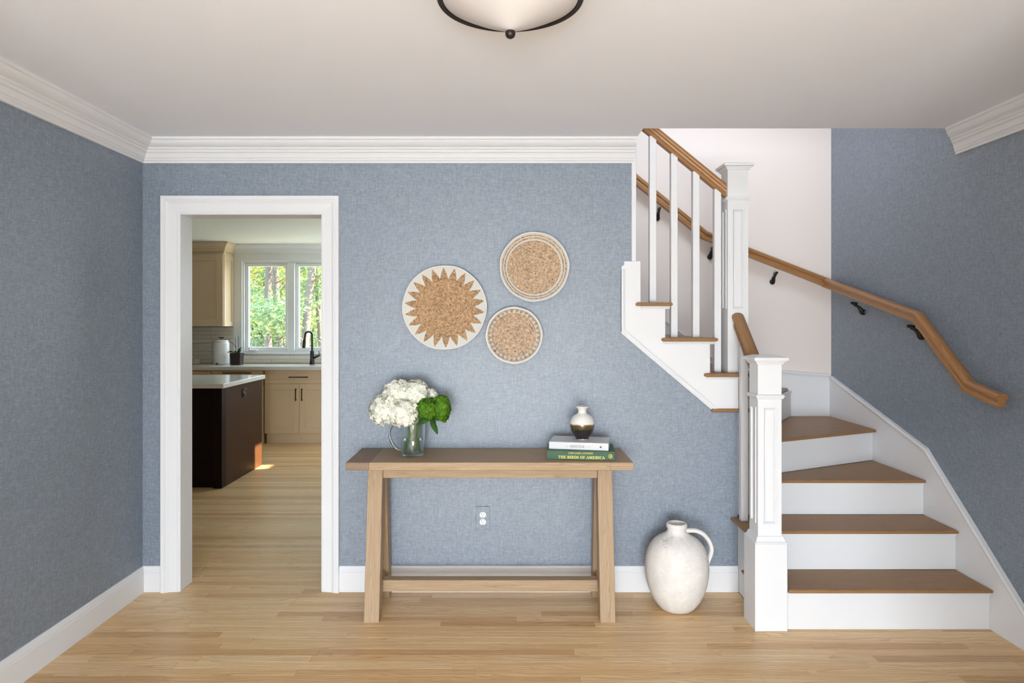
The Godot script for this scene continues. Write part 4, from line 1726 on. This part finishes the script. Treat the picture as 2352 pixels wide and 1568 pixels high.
	b.tube([Vector3(-0.01, 0.014, 0.093), Vector3(-0.01, 0.014, 0.115), Vector3(-0.01, 0.006, 0.122)], [0.009, 0.009, 0.007], 8)
	part(b, "spigot", M.pull, t)
	t = thing("bowl", "small greige stoneware bowl on the worktop under the wall cabinet", "bowl", P(-3.90, 0.930, 8.62))
	b = B.new()
	b.lathe([Vector2(0, 0), Vector2(0.032, 0), Vector2(0.042, 0.008), Vector2(0.047, 0.03), Vector2(0.050, 0.062), Vector2(0.053, 0.066), Vector2(0.053, 0.072), Vector2(0.049, 0.073), Vector2(0.046, 0.062), Vector2(0.042, 0.02), Vector2(0, 0.01)], 32)
	part(b, "body", M.tile, t)
	t = thing("potted_orchid", "orchid with strap leaves and bare stakes in a square dark pot", "plant", P(-3.337, 0.930, 8.50))
	b = B.new()
	var rows := [Vector3(-0.056, 0.0, 0.056), Vector3(0.056, 0, 0.056), Vector3(0.056, 0, -0.056), Vector3(-0.056, 0, -0.056)]
	for k in 4:
		var p: Vector3 = rows[k]
		var q: Vector3 = rows[(k + 1) % 4]
		var up := Vector3(0, 0.147, 0)
		var wide := Vector3(1.14, 1, 1.14)
		b.face([p, q, q * wide + up, p * wide + up], p + q)
		b.face([p * wide + up, q * wide + up, q * 0.98 + up, p * 0.98 + up], Vector3.UP)
		b.face([p * 0.98 + up, q * 0.98 + up, q * 0.98 + up * 0.9, p * 0.98 + up * 0.9], -(p + q))
	b.face(rows, Vector3.DOWN)
	part(b, "pot", M.pot, t)
	b = B.new()
	b.cbox(Vector3(-0.05, 0.11, -0.05), Vector3(0.05, 0.134, 0.05))
	part(b, "soil", M.sub, t)
	for q in [[-0.02, 0.0, -0.115, 0.15, 0.03, 0.018, 0.035], [0.0, 0.0, 0.07, 0.225, 0.01, 0.017, 0.02], [0.01, 0.01, 0.055, 0.19, -0.03, 0.013, 0.02], [-0.01, -0.01, -0.05, 0.17, -0.05, 0.015, 0.02], [0.02, 0.0, 0.075, 0.17, 0.03, 0.009, 0.01], [0.02, 0.0, 0.06, 0.20, 0.04, 0.007, 0.01]]:
		b = B.new()
		leaf(b, Vector3(q[0], 0.134, q[1]), Vector3(q[2], q[3], q[4]), q[5], q[6], Vector3(0.1, 0.8, 0.5))
		part(b, "leaf", M.leaf, t)
	for q in [[[-0.012, 0.134, 0], [-0.018, 0.24, 0.0], [-0.024, 0.345, 0.0]], [[0.015, 0.134, 0], [0.017, 0.25, 0], [0.016, 0.355, 0]], [[-0.012, 0.20, 0], [-0.035, 0.255, 0.01], [-0.075, 0.29, 0.02]]]:
		b = B.new()
		var pts := []
		for p in q:
			pts.append(Vector3(p[0], p[1], p[2]))
		b.tube(curve_pts(pts, 8), [0.0032], 6)
		part(b, "flower_stem", M.pot, t)
	t = thing("kitchen_faucet", "matte black gooseneck pull-down kitchen faucet in front of the window", "faucet", P(-2.425, 0.930, 8.58))
	b = B.new()
	b.lathe([Vector2(0, 0), Vector2(0.034, 0), Vector2(0.030, 0.02), Vector2(0.024, 0.06), Vector2(0.0235, 0.165), Vector2(0.020, 0.17), Vector2(0, 0.17)], 24)
	part(b, "body", M.black, t)
	b = B.new()
	var arc := [Vector3(0, 0.168, 0), Vector3(0, 0.30, 0), Vector3(0, 0.345, 0)]
	for k in 9:
		var a := PI * k / 9.0
		arc.append(Vector3(-0.034 + 0.034 * cos(a), 0.372 + 0.040 * sin(a), 0.035 - 0.035 * cos(a)))
	arc.append(Vector3(-0.070, 0.345, 0.072))
	arc.append(Vector3(-0.073, 0.325, 0.074))
	b.tube(arc, [0.0135], 14)
	part(b, "spout", M.black, t)
	b = B.new()
	b.tube([Vector3(-0.0735, 0.324, 0.074), Vector3(-0.076, 0.29, 0.076), Vector3(-0.083, 0.208, 0.080)], [0.015, 0.019, 0.021], 16)
	part(b, "spray_head", M.black, t)
	b = B.new()
	b.tube([Vector3(0.015, 0.075, 0.004), Vector3(0.060, 0.10, 0.008), Vector3(0.085, 0.108, 0.01)], [0.017, 0.016, 0.014], 12)
	b.tube([Vector3(0.080, 0.108, 0.01), Vector3(0.100, 0.112, 0.012)], [0.010, 0.008], 10)
	b.tube([Vector3(0.098, 0.106, 0.012), Vector3(0.086, 0.172, 0.014)], [0.0055, 0.0045], 8)
	part(b, "lever", M.black, t)
	# outlet set in the tiles
	t = thing("wall_outlet", "double outlet plate set in the tiled splashback left of the canister", "outlet", P(-3.890, 1.1375, 8.7718))
	b = B.new()
	b.cbox(Vector3(-0.058, -0.048, 0), Vector3(0.058, 0.048, 0.005), 0.002)
	part(b, "plate", M.tile, t)
	for s in [-1, 1]:
		b = B.new()
		b.cbox(Vector3(s * 0.022 - 0.016, -0.032, 0.0045), Vector3(s * 0.022 + 0.016, 0.032, 0.008), 0.001)
		part(b, "socket", M.tile, t)


# ------------------------------------------------------------------ the wood behind the house
func build_outside() -> void:
	var b := B.new()
	b.bx(-40, 40, -0.6, -0.4, 9.2, 70)
	struct(b, "ground", M.earth, "leaf-strewn forest floor behind the house")
	var lm := ArrayMesh.new()
	b = B.new()
	for q in [[0.0, 0.0], [0.9, 0.5], [-0.9, 0.5]]:
		var e := Vector3(q[0], 1.0 - absf(q[0]) * 0.5, 0).normalized()
		var f := Vector3(-e.y, e.x, 0)
		var o := Vector3.ZERO
		b.face([o, o + e * 0.4 - f * 0.2 + Vector3(0, 0, 0.05), o + e * 0.8, o + e * 0.4 + f * 0.2 + Vector3(0, 0, 0.05)], Vector3.BACK)
	lm = b.mesh()
	var leaves := []
	for k in 3:
		var m := mat([rgb(140, 160, 98), rgb(126, 156, 116), rgb(170, 172, 90)][k], 0.6, 0.3)
		m.vertex_color_use_as_albedo = true
		m.backlight_enabled = true
		m.backlight = Color(0.75, 0.75, 0.75)
		leaves.append(m)
	# trunk foot x, depth, radius, lean, leaf tone, crown heights
	var spec := [
		["tree", "dark straight trunk with leafy boughs, behind the left window pane", -5.25, 15.0, 0.080, 0.10, 1],
		["tree", "grey straight trunk close to the window mullion, with leafy boughs", -5.62, 17.0, 0.09, -0.06, 0],
		["tree", "forked brownish trunk behind the right window pane, behind the faucet", -4.16, 14.0, 0.082, 0.22, 1],
		["tree", "slender trunk at the right edge of the window view", -3.9, 15.0, 0.06, -0.3, 0],
		["tree", "thin pale trunk far back at the left edge of the window view", -8.2, 22.0, 0.11, 0.1, 2],
		["tree", "far yellow-leaved tree seen between the two near trunks", -8.6, 25.0, 0.13, -0.1, 2],
		["tree", "far bright green tree behind the right window pane", -7.0, 23.0, 0.12, 0.2, 0],
	]
	for s in spec:
		var foot := P(s[2], -0.4, s[3])
		var t := thing(s[0], s[1], "tree", foot)
		b = B.new()
		var lean: float = s[5]
		var r: float = s[4]
		var pts := []
		for k in 8:
			pts.append(Vector3(lean * k * 0.3 + 0.05 * sin(k * 1.7 + s[2]), k * 1.05, 0.05 * cos(k * 2.1)))
		b.tube(pts, [r * 1.25, r * 1.05, r, r * 0.92, r * 0.82, r * 0.7, r * 0.5, r * 0.3], 10)
		part(b, "trunk", M.bark, t)
		var tips := []
		for k in 9:
			var a: float = k * 2.4 + s[2]
			var y := 1.4 + k * 0.62
			var from: Vector3 = Vector3(lean * y / 1.05 * 0.3, y, 0)
			var reach := rng.randf_range(0.7, 1.5)
			var to := from + Vector3(cos(a) * reach, rng.randf_range(0.1, 0.7), sin(a) * reach)
			b = B.new()
			b.tube(curve_pts([from, from.lerp(to, 0.5) + Vector3(0, 0.1, 0), to], 6), [r * 0.3, r * 0.22, r * 0.1], 6)
			part(b, "branch", M.bark, t)
			tips.append(to)
			tips.append(from.lerp(to, 0.6) + Vector3(0, 0.25, 0))
		foliage(t, tips, 330, 0.55, 0.07 if s[3] < 20.0 else 0.11, lm, leaves[s[6]])
	var k2 := 0
	for q in [[-4.6, 17.5, 1], [-5.7, 18.5, 0], [-6.6, 17.0, 1], [-7.9, 20.0, 2], [-6.3, 21.0, 0], [-9.6, 23.0, 1], [-7.6, 26.0, 0], [-5.2, 20.0, 2], [-10.2, 27.0, 0], [-8.2, 29.0, 2], [-11.8, 30.0, 1]]:
		var lab: String = ["low green understory shrub right of the forked trunk", "leafy shrub behind the grey trunk at the mullion", "leafy shrub low in the left window pane", "yellow-green shrub behind the left window pane", "bright shrub between the two straight trunks", "distant shrub at the left edge of the window view", "distant bushy sapling behind the left pane", "yellowish sapling behind the right pane", "distant tall bush far left in the wood", "distant yellow bush in the middle of the wood", "farthest green bush at the back of the wood"][k2]
		var far: bool = q[1] > 19.0
		var t := thing("shrub", lab, "shrub", P(q[0], -0.4, q[1]), 0.0, "understory of the wood behind the house")
		var tips := []
		for k in 7:
			var a := k * 2.4
			var to := Vector3(cos(a) * (0.3 + 0.09 * k), (0.7 + k * 0.4) * (1.4 if far else 0.75), sin(a) * (0.3 + 0.09 * k))
			b = B.new()
			b.tube([Vector3(cos(a) * 0.05, 0, sin(a) * 0.05), to * 0.6 + Vector3(0, 0.1, 0), to], [0.03, 0.02, 0.01], 6)
			part(b, "stem", M.bark, t)
			tips.append(to)
			tips.append(to * Vector3(1.5, 0.75, 1.5))
			tips.append(to * Vector3(-1.3, 0.6, 1.3))
		foliage(t, tips, 260, 0.6 if not far else 0.85, 0.07 if not far else 0.13, lm, leaves[q[2]])
		k2 += 1


func foliage(t: Node3D, tips: Array, each: int, spread: float, size: float, lm: Mesh, m: Material) -> void:
	var mm := MultiMesh.new()
	mm.transform_format = MultiMesh.TRANSFORM_3D
	mm.use_colors = true
	mm.mesh = lm
	mm.instance_count = tips.size() * each
	var i := 0
	for p in tips:
		for k in each:
			var dir := Vector3(rng.randfn(), rng.randfn() * 0.6, rng.randfn()) * spread * 0.5
			var s := size * rng.randf_range(0.6, 1.3)
			var basis := Basis.from_euler(Vector3(rng.randf_range(-1.3, 1.3), rng.randf() * TAU, rng.randf_range(-1.0, 1.0))).scaled(Vector3.ONE * s)
			mm.set_instance_transform(i, Transform3D(basis, p + dir))
			var c := rng.randf_range(0.6, 1.15)
			var warm := rng.randf()
			mm.set_instance_color(i, Color(c * (1.3 if warm > 0.96 else 1.0), c, c * (0.6 if warm > 0.85 else 1.0)))
			i += 1
	var o := MultiMeshInstance3D.new()
	o.name = "foliage"
	o.multimesh = mm
	o.material_override = m
	o.set_meta("kind", "stuff")
	t.add_child(o)
